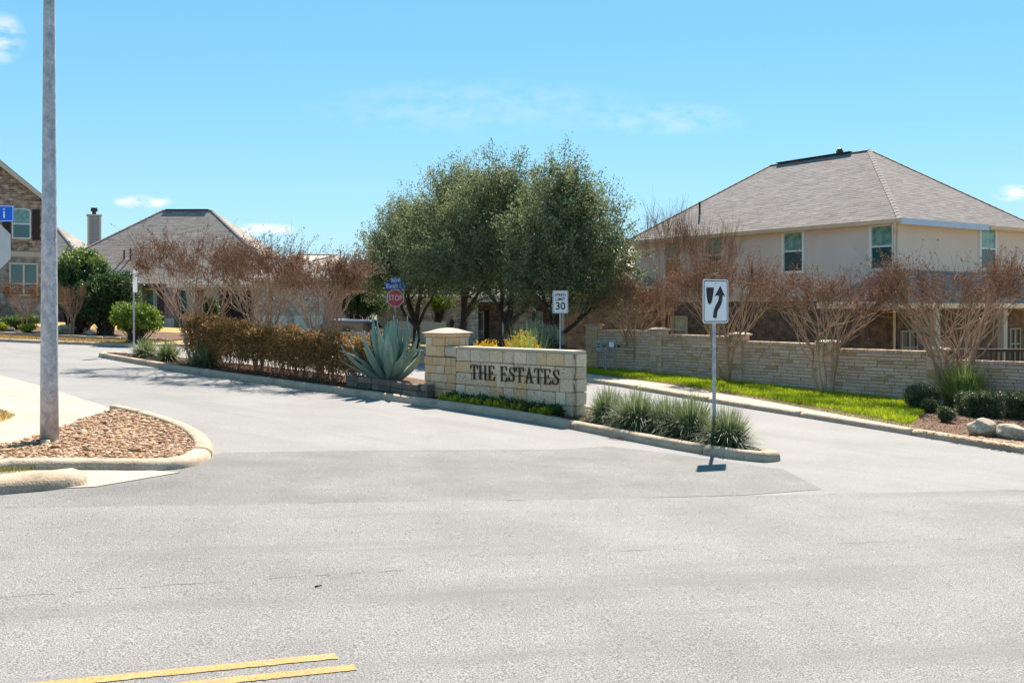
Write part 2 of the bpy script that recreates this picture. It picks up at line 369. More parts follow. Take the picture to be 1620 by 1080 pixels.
def np_mesh(name, V, Fa, m, tint=None, smooth=False):
    """Fast mesh from arrays: V (n,3), Fa (k,3|4)."""
    me = bpy.data.meshes.new(name)
    V = np.asarray(V, np.float32); Fa = np.asarray(Fa, np.int32)
    k, c = Fa.shape
    me.vertices.add(len(V)); me.vertices.foreach_set('co', V.ravel())
    me.loops.add(k * c); me.loops.foreach_set('vertex_index', Fa.ravel())
    me.polygons.add(k); me.polygons.foreach_set('loop_start', np.arange(0, k * c, c, dtype=np.int32))
    me.polygons.foreach_set('loop_total', np.full(k, c, np.int32))
    me.polygons.foreach_set('use_smooth', np.full(k, bool(smooth)))
    me.update(calc_edges=True)
    me.materials.append(m)
    if tint is not None:
        a = me.attributes.new('tint', 'FLOAT', 'POINT'); a.data.foreach_set('value', np.asarray(tint, np.float32))
    return me
def norm(a): return a / np.maximum(np.linalg.norm(a, axis=-1, keepdims=True), 1e-9)
def segs_arrays(P0, P1, R0, R1, n=4):
    P0, P1, R0, R1 = map(lambda q: np.asarray(q, float), (P0, P1, R0, R1))
    d = norm(P1 - P0)
    ref = np.where(np.abs(d[:, 2:3]) > .9, np.array([[1., 0, 0]]), np.array([[0, 0, 1.]]))
    a = norm(np.cross(d, ref)); b = np.cross(d, a)
    an = np.arange(n) * 2 * math.pi / n
    ring = a[:, None] * np.cos(an)[None, :, None] + b[:, None] * np.sin(an)[None, :, None]
    V = np.concatenate([P0[:, None] + ring * R0[:, None, None], P1[:, None] + ring * R1[:, None, None]], 1).reshape(-1, 3)
    i = np.arange(n); j = (i + 1) % n
    f = np.stack([i, j, j + n, i + n], 1)
    Fa = (f[None] + (np.arange(len(P0)) * 2 * n)[:, None, None]).reshape(-1, 4)
    return V, Fa
def leaves_arrays(pos, d, length, width, rng):
    """Diamond leaves: (n,3) position and direction."""
    n = len(pos)
    side = norm(np.cross(d, rng.normal(size=(n, 3))))
    L, w = length[:, None], width[:, None]
    V = np.stack([pos, pos + d * L * .45 + side * w, pos + d * L, pos + d * L * .45 - side * w], 1).reshape(-1, 3)
    Fa = np.arange(4 * n).reshape(-1, 4)
    return V, Fa
def sheet(name, poly, up, m, kind='structure'):
    """A flat sheet lying on the sloping ground, UP above it."""
    vs = [(x, y, gz(x) + up) for x, y in poly]
    me = bpy.data.meshes.new(name); me.from_pydata(vs, [], [tuple(range(len(vs)))])
    bm = bmesh.new(); bm.from_mesh(me)
    bmesh.ops.recalc_face_normals(bm, faces=bm.faces)
    for f in bm.faces:
        if f.normal.z < 0: f.normal_flip()
    bmesh.ops.triangulate(bm, faces=bm.faces)
    bm.to_mesh(me); bm.free(); me.materials.append(m)
    return tag(link(name, me), kind=kind)
def solid(name, poly, up0, up1, m, kind='structure'):
    """A raised slab of ground with real sides."""
    k = len(poly)
    area = sum(poly[i][0] * poly[(i + 1) % k][1] - poly[(i + 1) % k][0] * poly[i][1] for i in range(k))
    if area < 0: poly = poly[::-1]
    vs = [(x, y, gz(x) + up0) for x, y in poly] + [(x, y, gz(x) + up1) for x, y in poly]
    me = bpy.data.meshes.new(name)
    me.from_pydata(vs, [], [tuple(range(k, 2 * k))] + [(i, (i + 1) % k, (i + 1) % k + k, i + k) for i in range(k)])
    me.materials.append(m); me.update()
    return tag(link(name, me), kind=kind)
def resample(pts, step):
    out = [np.array(pts[0], float)]
    pts = [np.array(p, float) for p in pts]
    for a, b in zip(pts, pts[1:]):
        k = max(1, int(round(np.linalg.norm(b - a) / step)))
        out += [a + (b - a) * i / k for i in range(1, k + 1)]
    return out
def smooth_path(pts, it=2, closed=False):
    pts = [np.array(p, float) for p in pts]
    for _ in range(it):
        q = [] if closed else [pts[0]]
        rng_ = range(len(pts)) if closed else range(len(pts) - 1)
        for i in rng_:
            a, b = pts[i], pts[(i + 1) % len(pts)]
            q += [a * .75 + b * .25, a * .25 + b * .75]
        if not closed: q.append(pts[-1])
        pts = q
    return pts
def kerb_run(name, pts, prof, seg_len=3.0, gap=.012, parent_name=None, ends=True):
    """A kerb laid as separate cast lengths along PTS; PROF is (offset to the right of travel, height)."""
    root = link(parent_name or name, None); root.empty_display_size = .2; tag(root, kind='structure')
    pts = resample(pts, .25)
    acc, runs, cur = 0, [], [pts[0]]
    for a, b in zip(pts, pts[1:]):
        cur.append(b); acc += np.linalg.norm(b - a)
        if acc > seg_len: runs.append(cur); cur = [b]; acc = 0
    if len(cur) > 1: runs.append(cur)
    for run in runs:
        V, Fs, k = [], [], len(prof)
        n = len(run)
        for i, p in enumerate(run):
            t = run[min(i + 1, n - 1)] - run[max(i - 1, 0)]; t = t / np.linalg.norm(t)
            q = p + (t * gap / 2 if i == 0 else -t * gap / 2 if i == n - 1 else 0)
            r = np.array((t[1], -t[0]))
            for off, h in prof:
                w = q + r * off
                V.append((w[0], w[1], gz(w[0]) + h + (random.uniform(-.004, .004) if h > .02 else 0)))
        for i in range(n - 1):
            for j in range(k - 1):
                Fs.append((i * k + j, i * k + j + 1, (i + 1) * k + j + 1, (i + 1) * k + j))
        Fs.append(tuple(range(k))); Fs.append(tuple((n - 1) * k + j for j in range(k - 1, -1, -1)))
        me = bpy.data.meshes.new('kerb_length'); me.from_pydata(V, [], Fs); me.materials.append(M['kerb'])
        bm = bmesh.new(); bm.from_mesh(me); bmesh.ops.recalc_face_normals(bm, faces=bm.faces); bm.to_mesh(me); bm.free()
        me.polygons.foreach_set('use_smooth', [len(p.vertices) == 4 for p in me.polygons]); link('kerb_length', me, root)
    return root
def inside(poly, X, Y):
    c = np.zeros(len(X), bool); j = len(poly) - 1
    for i in range(len(poly)):
        xi, yi = poly[i]; xj, yj = poly[j]
        hit = ((yi > Y) != (yj > Y)) & (X < (xj - xi) * (Y - yi) / (yj - yi + 1e-12) + xi)
        c ^= hit; j = i
    return c
def scatter(poly, n, rng):
    a = np.array(poly); lo, hi = a.min(0), a.max(0)
    X = rng.uniform(lo[0], hi[0], n * 6); Y = rng.uniform(lo[1], hi[1], n * 6)
    k = inside(poly, X, Y)
    return X[k][:n], Y[k][:n]
def GZ(X): return -SLOPE * np.clip(X, -46, 34)
def rough_block(seed, jitter=.03, chamfer=.06):
    rr = random.Random(seed)
    bm = bmesh.new(); bmesh.ops.create_cube(bm, size=1.0)
    bmesh.ops.bevel(bm, geom=list(bm.edges), offset=chamfer, segments=1, affect='EDGES')
    for v in bm.verts: v.co += Vector((rr.uniform(-1, 1), rr.uniform(-1, 1), rr.uniform(-1, 1))) * jitter
    return bm
def block_meshes(name, m, n=6, jitter=.02, chamfer=.05):
    out = []
    for i in range(n):
        bm = rough_block(i * 13 + len(name), jitter, chamfer); me = bpy.data.meshes.new(name); bm.to_mesh(me); bm.free()
        me.materials.append(m); out.append(me)
    return out
def text_mesh(s, size, m, depth=.002, bold=.0):
    cu = bpy.data.curves.new('lettering', 'FONT'); cu.body = s; cu.size = size; cu.align_x = 'CENTER'; cu.align_y = 'CENTER'; cu.extrude = depth
    cu.resolution_u = 4; cu.offset = size * bold
    o = bpy.data.objects.new('lettering', cu); COL.objects.link(o)
    bpy.context.view_layer.update()
    me = bpy.data.meshes.new_from_object(o.evaluated_get(bpy.context.evaluated_depsgraph_get()))
    bpy.data.objects.remove(o); bpy.data.curves.remove(cu)
    me.materials.clear(); me.materials.append(m); me.name = 'lettering'
    return me

# ------------------------------------------------------------------ ground, roads, pavements
def ground():
    xs = [-1500, -46, 34, 1500]; ys = [-300, -40, 62, 1800]
    V = [(x, y, gz(x) - .03) for y in ys for x in xs]
    Fs = [(j * 4 + i, j * 4 + i + 1, j * 4 + i + 5, j * 4 + i + 4) for j in range(3) for i in range(3)]
    me = bpy.data.meshes.new('ground'); me.from_pydata(V, [], Fs); me.materials.append(M['lawn_soil'])
    structure('ground', me)
ground()
SEAM = [(-46, -3.4), (-20, 5.27), (-5.2, 10.2), (1.5, 12.35), (7.4, 14.4), (34, 23.3)]
sheet('main_road', SEAM + [(34, -34), (-46, -34)], 0.004, M['asphalt'])
sheet('entrance_road', SEAM[::-1] + [(-46, 62), (34, 62)], 0.0, M['asphalt_smooth'])
# the joint between the two surfacings and a few old cracks, as thin lines of tar with ragged edges
def ragged_line(name, pts, w, up, m, jit=.35, gaps=0.0, seed=1):
    rr = random.Random(seed); pts = resample(pts, .12); V, Fs = [], []
    for i, p in enumerate(pts):
        t = pts[min(i + 1, len(pts) - 1)] - pts[max(i - 1, 0)]; t = t / np.linalg.norm(t); r = np.array((t[1], -t[0]))
        c = p + r * rr.uniform(-jit, jit) * w * 2
        h = w * rr.uniform(.25, 1.0)
        for s in (-1, 1): q = c + r * s * h / 2; V.append((q[0], q[1], gz(q[0]) + up))
    for i in range(len(pts) - 1):
        if rr.random() < gaps: continue
        Fs.append((2 * i, 2 * i + 1, 2 * i + 3, 2 * i + 2))
    me = bpy.data.meshes.new(name); me.from_pydata(V, [], Fs); me.materials.append(m)
    return structure(name, me)
ragged_line('road_joint', SEAM[1:-1], .018, .008, M['tar'], jit=.8, gaps=.85)
ragged_line('road_crack', [P(0, 946), P(250, 927), P(450, 913), P(640, 903)], .012, .008, M['tar'], jit=.8, gaps=.3, seed=4)
ragged_line('road_crack', [P(700, 880), P(1100, 868), P(1600, 850)], .010, .008, M['tar'], jit=.8, gaps=.55, seed=5)
ragged_line('road_crack', [P(350, 716), P(480, 714), P(700, 711), P(880, 712)], .014, .008, M['tar'], jit=.6, gaps=.4, seed=6)
ragged_line('road_crack', [P(0, 625), P(200, 640), P(500, 668), P(760, 690)], .012, .008, M['tar'], jit=.8, gaps=.6, seed=8)
JUNC = [SEAM[1], SEAM[2], SEAM[3], P(1180, 783), P(1300, 774), P(1240, 742), P(1205, 738), P(1050, 716), P(960, 706), P(880, 711), P(640, 712), P(350, 716), P(250, 748), P(0, 776), P(-200, 792)]
sheet('junction_road', JUNC, .004, M['asphalt_mid'])
# double yellow line, ragged at the edges, ending short of the junction
def yellow(name, a, b, w, seed):
    rr = random.Random(seed); pts = resample([a, b], .035); V, Fs = [], []
    d = np.array(b) - np.array(a); d /= np.linalg.norm(d); r = np.array((d[1], -d[0]))
    for p in pts:
        for s in (-1, 1): q = p + r * s * (w / 2 + rr.uniform(-.009, .003)); V.append((q[0], q[1], gz(q[0]) + .009))
    for i in range(len(pts) - 1): Fs.append((2 * i, 2 * i + 1, 2 * i + 3, 2 * i + 2))
    me = bpy.data.meshes.new(name); me.from_pydata(V, [], Fs); me.materials.append(M['yellow_paint'])
    structure(name, me)
yd = np.array(P(525, 1038)) - np.array(P(190, 1071)); yd /= np.linalg.norm(yd)
for k, (px, py) in enumerate(((532, 1038.5), (562, 1056.5))):
    e = np.array(P(px, py)); yellow('yellow_line', tuple(e - yd * 30), tuple(e), .105, k)

# --- the corner on the near side of the exit lane
corner_path = smooth_path([(-20, 6.5), (-12, 9.0), P(-420, 800), P(-150, 762), P(0, 745), P(130, 744), P(250, 746), P(318, 738), P(344, 716), P(322, 690), P(280, 672), P(235, 659), P(195, 650)], 2)
kerb_run('corner_kerb', corner_path, [(-.27, -.02), (-.27, .10), (-.24, .125), (-.15, .13), (-.08, .12), (-.035, .095), (-.01, .055), (0, -.02)], 4.5)
inner = [p - .2 * np.array((t[1], -t[0])) for p, t in zip(corner_path[:-1], [(b - a) / np.linalg.norm(b - a) for a, b in zip(corner_path, corner_path[1:])])]
bed = [tuple(p) for p in inner] + [P(180, 653), P(120, 674), P(60, 697), P(0, 713), P(-150, 745), P(-420, 790), (-12, 9.25), (-20, 6.75)]
solid('corner_sidewalk', [P(-900, 560), P(-300, 548), P(0, 595), P(60, 611), P(120, 630), P(192, 653), P(120, 676, .03), P(60, 699, .03), P(0, 715, .03), P(-150, 747), P(-420, 792), (-12, 9.3), (-20, 6.8), (-30, 12)], -.02, .03, M['concrete'])
solid('gravel_bed', bed, -.02, .075, M['gravel_bed'])
solid('kerb_ramp', [P(-200, 790), P(0, 776), P(60, 775), P(150, 771), P(215, 760), P(285, 748), P(200, 743), P(0, 743), P(-200, 768)], -.02, .014, M['concrete'])
kerb_run('near_kerb', [(-20, 5.75), (-11, 8.65), P(-300, 805), P(-100, 790), P(0, 783), P(80, 776), P(140, 768)], [(-.46, -.02), (-.46, .09), (-.42, .135), (-.32, .165), (-.17, .16), (-.07, .13), (-.02, .08), (0, -.02)], 40)
sheet('dry_grass_patch', smooth_path([P(-60, 640, .03), P(0, 646, .03), P(28, 658, .03), P(0, 668, .03), P(-60, 676, .03)], 2, True), .034, M['dry_lawn'])

def stones_stuff(name, poly, n, size, z_up, m, seed, flat=.7):
    rng = np.random.default_rng(seed)
    bm = bmesh.new(); bmesh.ops.create_icosphere(bm, subdivisions=1, radius=1.0)
    base = np.array([v.co[:] for v in bm.verts]); fa = np.array([[v.index for v in f.verts] for f in bm.faces]); bm.free()
    X, Y = scatter(poly, n, rng); n = len(X)
    s = rng.lognormal(math.log(size), .35, n)
    V = base[None] * (1 + rng.uniform(-.28, .28, (n, len(base), 1))) * np.stack([s * rng.uniform(.7, 1.3, n), s * rng.uniform(.7, 1.3, n), s * flat * rng.uniform(.6, 1.1, n)], 1)[:, None]
    a = rng.uniform(0, 6.28, n); c, si = np.cos(a)[:, None], np.sin(a)[:, None]
    x = V[..., 0] * c - V[..., 1] * si + X[:, None]; y = V[..., 0] * si + V[..., 1] * c + Y[:, None]
    z = V[..., 2] + (GZ(X) + z_up + s * .25)[:, None]
    Fa = (fa[None] + (np.arange(n) * len(base))[:, None, None]).reshape(-1, 3)
    me = np_mesh(name, np.stack([x, y, z], -1).reshape(-1, 3), Fa, m, np.repeat(rng.random(n), len(base)))
    return tag(link(name, me), kind='stuff')
stones_stuff('gravel', bed, 11000, .023, .075, M['gravel'], 3)

# --- the planted island between the two lanes
near_px = [(145, 563), (200, 573), (300, 590), (430, 608), (550, 625), (700, 645), (830, 664), (950, 688), (1050, 708), (1150, 725), (1205, 731)]
near = [np.array(P(*q)) for q in near_px]
back = np.array((.69, .72))
wid = [.9, 2.2, 3.0, 3.0, 3.0, 2.9, 2.7, 2.0, 1.35, .8, .45]
far_side = [p + back * w for p, w in zip(near, wid)]
far_side[-1] = near[-1] + back * .62; axis = np.array((.72, -.69))
island = near + [near[-1] + axis * .06 + back * .10, near[-1] + axis * .10 + back * .42] + far_side[::-1]
isl_path = smooth_path(island, 2, True)
isl_path.append(isl_path[0])
kerb_run('island_kerb', isl_path, [(-.24, -.02), (-.24, .125), (-.205, .15), (-.12, .153), (-.065, .145), (-.028, .122), (-.008, .08), (0, -.02)], 3.2)
isl_in = [tuple(p - .2 * np.array((t[1], -t[0]))) for p, t in zip(isl_path[:-1], [(b - a) / np.linalg.norm(b - a) for a, b in zip(isl_path, isl_path[1:])])]
solid('island_mulch', isl_in, -.02, .115, M['mulch'])
def chips_stuff(name, poly, n, z_up, m, seed, ln=.06):
    rng = np.random.default_rng(seed)
    X, Y = scatter(poly, n, rng); n = len(X)
    pos = np.stack([X, Y, GZ(X) + z_up + rng.uniform(0, .025, n)], 1)
    d = norm(np.stack([rng.normal(size=n), rng.normal(size=n), rng.uniform(-.15, .45, n)], 1))
    V, Fa = leaves_arrays(pos, d, rng.uniform(.4, 1.3, n) * ln, rng.uniform(.004, .012, n), rng)
    return tag(link(name, np_mesh(name, V, Fa, m, np.repeat(rng.random(n), 4))), kind='stuff')
chips_stuff('mulch_chips', isl_in, 26000, .115, M['chips'], 5)

# --- the verge beyond the entry lane: kerb, pavement, grass, bed
rk_px = [(930, 603), (1100, 633), (1300, 665), (1450, 690), (1620, 718), (1760, 740), (2150, 803)]
rk = [np.array((-12.0, 47.0)), np.array((-5, 40.1))] + [np.array(P(*q)) for q in rk_px]
rk = smooth_path(rk, 2)
kerb_run('verge_kerb', rk, [(-.24, -.02), (-.24, .11), (-.205, .13), (-.12, .133), (-.065, .126), (-.028, .104), (-.008, .08), (0, -.02)], 3.2)
rk_in = [p + back * .2 for p in rk]
WALL_PTS = [(3.05, 37.6), (5.3, 36.2), (7.6, 33.5), (9.66, 30.6), (12.07, 28.3), (14.7, 26.1)]
sw_far = [(-11, 49.5), (-3.2, 41.2)] + [P(*q, .12) for q in ((930, 591), (1060, 608), (1200, 632), (1330, 656), (1440, 676), (1520, 688), (1620, 700), (1760, 722), (2150, 782))]
solid('pavement', [tuple(p) for p in rk_in] + sw_far[::-1], -.02, .118, M['concrete'])
lawn_poly = sw_far[:7] + [P(1455, 660, .1), (12.2, 28.6), (9.8, 31), (7.7, 33.8), (5.4, 36.5), (3.1, 38), (-6, 47)]
solid('grass_verge', lawn_poly, -.02, .108, M['lawn_soil'])
bed_poly = [sw_far[6]] + sw_far[7:] + [(19, 17), (19, 23), (14.9, 26.4), (12.2, 28.6), P(1455, 660, .1)]
solid('shrub_bed', bed_poly, -.02, .112, M['mulch'])
chips_stuff('bed_chips', bed_poly, 9000, .112, M['chips'], 8)
edge = [P(1450, 681, .12), P(1520, 688, .12), P(1620, 700, .12), P(1700, 712, .12), P(1700, 722, .12), P(1620, 709, .12), P(1500, 690, .12)]
stones_stuff('leaf_litter', edge, 700, .022, .118, M['gravel'], 12, .35)
solid('back_garden', [(3.2, 38.2), (5.5, 36.7), (7.9, 33.9), (9.9, 31.2), (12.3, 28.9), (14.9, 26.6), (19, 23), (33, 22), (33, 61), (3, 61)], -.02, .10, M['dry_lawn'])

def blades(name, poly, n, h, w, m, seed, lean=.35, z_up=.1, kind='stuff', patchy=0):
    rng = np.random.default_rng(seed)
    X, Y = scatter(poly, n, rng); n = len(X)
    hh = h * rng.uniform(.45, 1.15, n)
    if patchy:
        k = .5 + .5 * np.sin(X * 2.1 + np.sin(Y * 1.7)) * np.sin(Y * 2.6 + X); hh *= 1 - patchy * k
    base = np.stack([X, Y, GZ(X) + z_up], 1)
    a = rng.uniform(0, 6.28, n); d = np.stack([np.cos(a), np.sin(a), np.zeros(n)], 1)
    tip = base + np.array((0, 0, 1.0)) * hh[:, None] + d * (hh * rng.uniform(.1, lean * 2, n))[:, None]
    mid = base * .5 + tip * .5 + np.array((0, 0, 1.0)) * (hh * .12)[:, None]
    s = np.stack([-np.sin(a), np.cos(a), np.zeros(n)], 1) * w
    V = np.stack([base - s, base + s, mid + s * .8, tip, mid - s * .8], 1).reshape(-1, 3)
    o = np.arange(n) * 5
    Fa = np.concatenate([np.stack([o, o + 1, o + 2, o + 4], 1), np.stack([o + 4, o + 2, o + 3, o + 3], 1)])
    # quads then triangles written as two meshes would cost more; the tip is a degenerate quad, so split it
    tri = np.concatenate([np.stack([o, o + 1, o + 2], 1), np.stack([o, o + 2, o + 4], 1), np.stack([o + 4, o + 2, o + 3], 1)])
    me = np_mesh(name, V, tri, m, np.repeat(rng.random(n), 5))
    return tag(link(name, me), kind=kind)
lush = [(-2.6, 41.6)] + [P(*q, .12) for q in ((930, 590), (1060, 605), (1200, 627), (1330, 650), (1440, 671), (1452, 662))] + [(12.1, 28.55), (9.75, 30.9), (7.65, 33.75), (5.35, 36.4), (3.1, 37.9), (-4, 45)]
blades('verge_grass', lush, 62000, .17, .006, M['turf'], 21, patchy=.45)
rim = sw_far[1:7] + [P(*q, .12) for q in ((1440, 668), (1330, 646), (1200, 623), (1060, 602), (930, 588))]
blades('brown_verge_grass', lush, 9000, .12, .005, M['straw'], 24, lean=.6)
blades('dry_verge_grass', rim, 11000, .07, .006, M['straw'], 22, lean=.7)
blades('kerb_weeds', [P(-60, 752), P(-60, 738), P(0, 737), P(40, 738), P(66, 744), P(0, 752)], 1500, .07, .003, M['weed'], 25, z_up=.02)
blades('patch_grass', [P(-60, 642, .03), P(0, 647, .03), P(26, 658, .03), P(0, 667, .03), P(-60, 675, .03)], 2500, .05, .003, M['straw'], 26, z_up=.03)

# --- the far block across the cross street, and the garden of the house behind the oaks
kerb_run('far_kerb', [(-46, 39.5), (-19, 39.5), (-15.5, 40.2), (-13.5, 42.5), (-12.8, 46)], [(-.24, -.02), (-.24, .11), (-.205, .13), (-.12, .133), (-.065, .126), (-.028, .104), (-.008, .08), (0, -.02)], 3.2)
solid('far_lawn', [(-46, 39.7), (-19, 39.7), (-15.6, 40.4), (-13.7, 42.6), (-13, 46), (-13, 61), (-46, 61)], -.02, .115, M['dry_lawn'])
blades('far_lawn_grass', [(-30, 39.8), (-17, 39.8), (-15, 41), (-15, 43), (-30, 43)], 16000, .07, .008, M['straw'], 27, z_up=.11)
solid('far_bed', [(-46, 43.2), (-24, 43.0), (-18, 42.6), (-15, 43.5), (-15, 52), (-46, 52)], -.02, .17, M['mulch'])
kerb_run('bed_edging', [(-40, 43.1), (-24, 42.9), (-18, 42.5), (-15, 43.4)], [(-.2, .10), (-.2, .24), (0, .24), (0, .10)], .6, .03)
solid('front_lawn', [(-9.5, 53), (2.5, 47), (2.5, 61), (-9.5, 61)], -.02, .1, M['lawn_soil'])

# ------------------------------------------------------------------ building helpers
def fr(px, y): return AT(px, y)
def window(parent, x, z, w, h, loc=(0, 0, 0), rotz=0, trim=.09, rail=.5, mull=False, glass=('glass_reflect', 'glass'), frame='white_trim', label=None):
    """A framed window standing on a wall plane (its own y = 0, facing -y); panes sit back in the frame."""
    b = MB(); t = trim
    b.box(x - w / 2, x - w / 2 + t, -.07, .01, z, z + h); b.box(x + w / 2 - t, x + w / 2, -.07, .01, z, z + h)
    b.box(x - w / 2 + t, x + w / 2 - t, -.07, .01, z, z + t); b.box(x - w / 2 + t, x + w / 2 - t, -.07, .01, z + h - t, z + h)
    zr = z + t + (h - 2 * t) * rail
    if rail: b.box(x - w / 2 + t, x + w / 2 - t, -.055, .01, zr - .03, zr + .03)
    if mull: b.box(x - .05, x + .05, -.062, .01, z + t, z + h - t)
    f = link('window', b.mesh('window', M[frame]), parent, loc, (0, 0, rotz))
    for (a, c, g) in ((zr + .03, z + h - t, glass[0]), (z + t, zr - .03, glass[1])) if rail else ((z + t, z + h - t, glass[0]),):
        for (xa, xb) in ((x - w / 2 + t, x - .05), (x + .05, x + w / 2 - t)) if mull else ((x - w / 2 + t, x + w / 2 - t),):
            link('pane', MB().box(xa, xb, -.022, -.008, a, c).mesh('pane', M[g]), f)
    return f
def shingle_face(pts, m, row=.15, tab=.32, lift=.006, seed=1, name='shingles'):
    """Laid shingles on a roof face: PTS = (eave start, eave end, top end, top start), top edge parallel to the eave (may be one point)."""
    a, b, c, d = [np.array(p, float) for p in pts]
    rng = np.random.default_rng(seed)
    ex = (b - a); Lx = np.linalg.norm(ex); ex = ex / Lx
    nrm = np.cross(ex, d - a) if np.linalg.norm(d - a) > 0 else np.cross(ex, c - a); nrm /= np.linalg.norm(nrm)
    up = np.cross(nrm, ex)
    H = (d - a) @ up
    x0 = lambda t: ((d - a) @ ex) * t / H
    x1 = lambda t: Lx + ((c - b) @ ex) * t / H
    V, Fa, T = [], [], []
    k = int(H / row)
    for j in range(k + 1):
        t0, t1 = j * row, min((j + 1) * row + .04, H)
        if t1 - t0 < .02: continue
        l0, r0, l1, r1 = x0(t0), x1(t0), x0(t1), x1(t1)
        x = l0 - rng.uniform(0, tab)
        while x < r0:
            xe = x + tab * rng.uniform(.6, 1.35)
            xa, xb = max(x, l0), min(xe, r0); ya, yb = max(x, l1), min(xe, r1)
            if xb - xa > .01:
                if yb < ya: ya = yb = min(max((ya + yb) / 2, l1), r1) if l1 <= r1 else (l1 + r1) / 2
                h = lift * rng.uniform(.6, 1.4); o = len(V)
                P0 = a + up * t0; P1 = a + up * t1
                V += [P0 + ex * xa, P0 + ex * xb, P0 + ex * xb + nrm * h, P0 + ex * xa + nrm * h, P1 + ex * yb + nrm * .001, P1 + ex * ya + nrm * .001]
                Fa += [(o, o + 1, o + 2, o + 3), (o + 3, o + 2, o + 4, o + 5)]
                T += [min(1, max(0, rng.normal(.5, .2)))] * 6
            x = xe
    return np_mesh(name, np.array(V), np.array(Fa), m, T)
def add_shingles(root, faces, m, **k):
    for i, f in enumerate(faces):
        o = link('shingles', shingle_face(f, m, seed=i + 3, **k), root); o['kind'] = 'stuff'
def hip_roof(x0, x1, y0, y1, z, rise, ridge_x=None, along='x', th=.12):
    """Corners of a hip roof's faces; the ridge runs along x or y."""
    w = (x1 - x0), (y1 - y0)
    if along == 'x':
        r = w[1] / 2; ra, rb = (x0 + r, (y0 + y1) / 2, z + rise), (x1 - r, (y0 + y1) / 2, z + rise)
        A, B, C, D = (x0, y0, z), (x1, y0, z), (x1, y1, z), (x0, y1, z)
        faces = [(A, B, rb, ra), (C, D, ra, rb), (D, A, ra, ra), (B, C, rb, rb)]
    else:
        r = w[0] / 2; ra, rb = ((x0 + x1) / 2, y0 + r, z + rise), ((x0 + x1) / 2, y1 - r, z + rise)
        A, B, C, D = (x0, y0, z), (x1, y0, z), (x1, y1, z), (x0, y1, z)
        faces = [(A, B, ra, ra), (C, D, rb, rb), (D, A, ra, rb), (B, C, rb, ra)]
    return faces, ra, rb, (A, B, C, D)
def roof_body(faces, corners, th=.16):
    b = MB()
    for f in faces:
        pts = [f[0], f[1]] + ([f[2]] if f[2] == f[3] else [f[2], f[3]])
        b.add([(p[0], p[1], p[2] - .03) for p in pts], [tuple(range(len(pts)))])
    A, B, C, D = [(p[0], p[1]) for p in corners]; z = corners[0][2]
    b.add([(*A, z - th), (*B, z - th), (*C, z - th), (*D, z - th)], [(3, 2, 1, 0)])
    for p, q in ((A, B), (B, C), (C, D), (D, A)): b.add([(*p, z - th), (*q, z - th), (*q, z - .03), (*p, z - .03)], [(0, 1, 2, 3)])
    return b
def ridge_strip(root, lines, r=.09):
    for a, b in lines:
        m = MB(); a, b = Vector(a), Vector(b); d = b - a; L = d.length; d.normalize()
        n = max(1, int(L / .3)); side = d.cross(Vector((0, 0, 1))).normalized(); up = side.cross(d)
        for i in range(n):
            p, q = a + d * (L * i / n), a + d * (L * (i + 1) / n + .02)
            h = .035
            m.add([p - side * r - up * .01, p + up * h, p + side * r - up * .01, q - side * r - up * .02, q + up * (h - .014), q + side * r - up * .02],
                  [(0, 3, 4, 1), (1, 4, 5, 2), (0, 1, 2)])
        link('ridge_cap', m.mesh('ridge_cap', M['ridge']), root)
def walls(x0, x1, y0, y1, z0, z1): return MB().box(x0, x1, y0, y1, z0, z1)
def gutter_run(root, a, b, name='gutter', m='cream_trim', out=(0, -1), depth=.13, h=.14):
    """A box gutter with a sloped front along the eave from a to b (level)."""
    a, b, o = Vector(a), Vector(b), Vector((*out, 0)).normalized()
    prof = [(0, -h), (depth * .65, -h), (depth, -.01), (depth, 0.0), (depth - .02, 0.0), (0, -.012)]
    V = [p + o * u + Vector((0, 0, v)) for p in (a, b) for u, v in prof]; k = len(prof)
    Fs = [(i, (i + 1) % k, (i + 1) % k + k, i + k) for i in range(k)] + [tuple(range(k)), tuple(range(2 * k - 1, k - 1, -1))]
    me = MB().add(V, Fs).mesh(name, M[m])
    bm = bmesh.new(); bm.from_mesh(me); bmesh.ops.recalc_face_normals(bm, faces=bm.faces); bm.to_mesh(me); bm.free()
    return link(name, me, root)

# ------------------------------------------------------------------ the tan two-storey house beyond the stone wall
H_ROT = math.atan2(.558, .83)
H0 = (14.3, 36.9)
hg = gz(H0[0])
house = thing('stucco_house', 'two storey tan stucco house with dark brick below, behind the garden wall', 'house', (H0[0], H0[1], hg), H_ROT)
W_, L_ = 9.3, 14.8
Z0 = -hg                                          # local height of world z = 0
zs, ze = 2.67 + Z0, 5.55 + Z0                     # foot of the stucco, eave
link('brick_storey', walls(.02, W_ + 3, .02, L_ - .02, -1.2, zs).mesh('brick_storey', M['brick_dark']), house)
link('stucco_storey', walls(0, W_, 0, L_, zs + .001, ze + .1).mesh('stucco_storey', M['stucco']), house)
band = MB().box(-.05, W_ + .05, -.05, -.001, zs - .12, zs + .06).box(-.05, -.001, -.001, L_ + .05, zs - .12, zs + .06)
link('string_course', band.mesh('string_course', M['cream_trim']), house)
ov = .34
faces, ra, rb, cs = hip_roof(-ov, W_ + ov, -ov, L_ + ov, ze, 3.6, along='y')
roof = link('roof', roof_body(faces, cs).mesh('roof', M['cream_trim']), house)
add_shingles(roof, [faces[0], faces[2]], M['shingle'], row=.15, tab=.36)
add_shingles(roof, [faces[1], faces[3]], M['shingle'], row=.3, tab=.6)
ridge_strip(roof, [(cs[0], ra), (cs[1], ra), (rb, cs[3]), (ra, rb)], .11)
rv = MB().box(ra[0] - .16, ra[0] + .16, ra[1] + .9, rb[1] - .4, ra[2] + .02, ra[2] + .05)
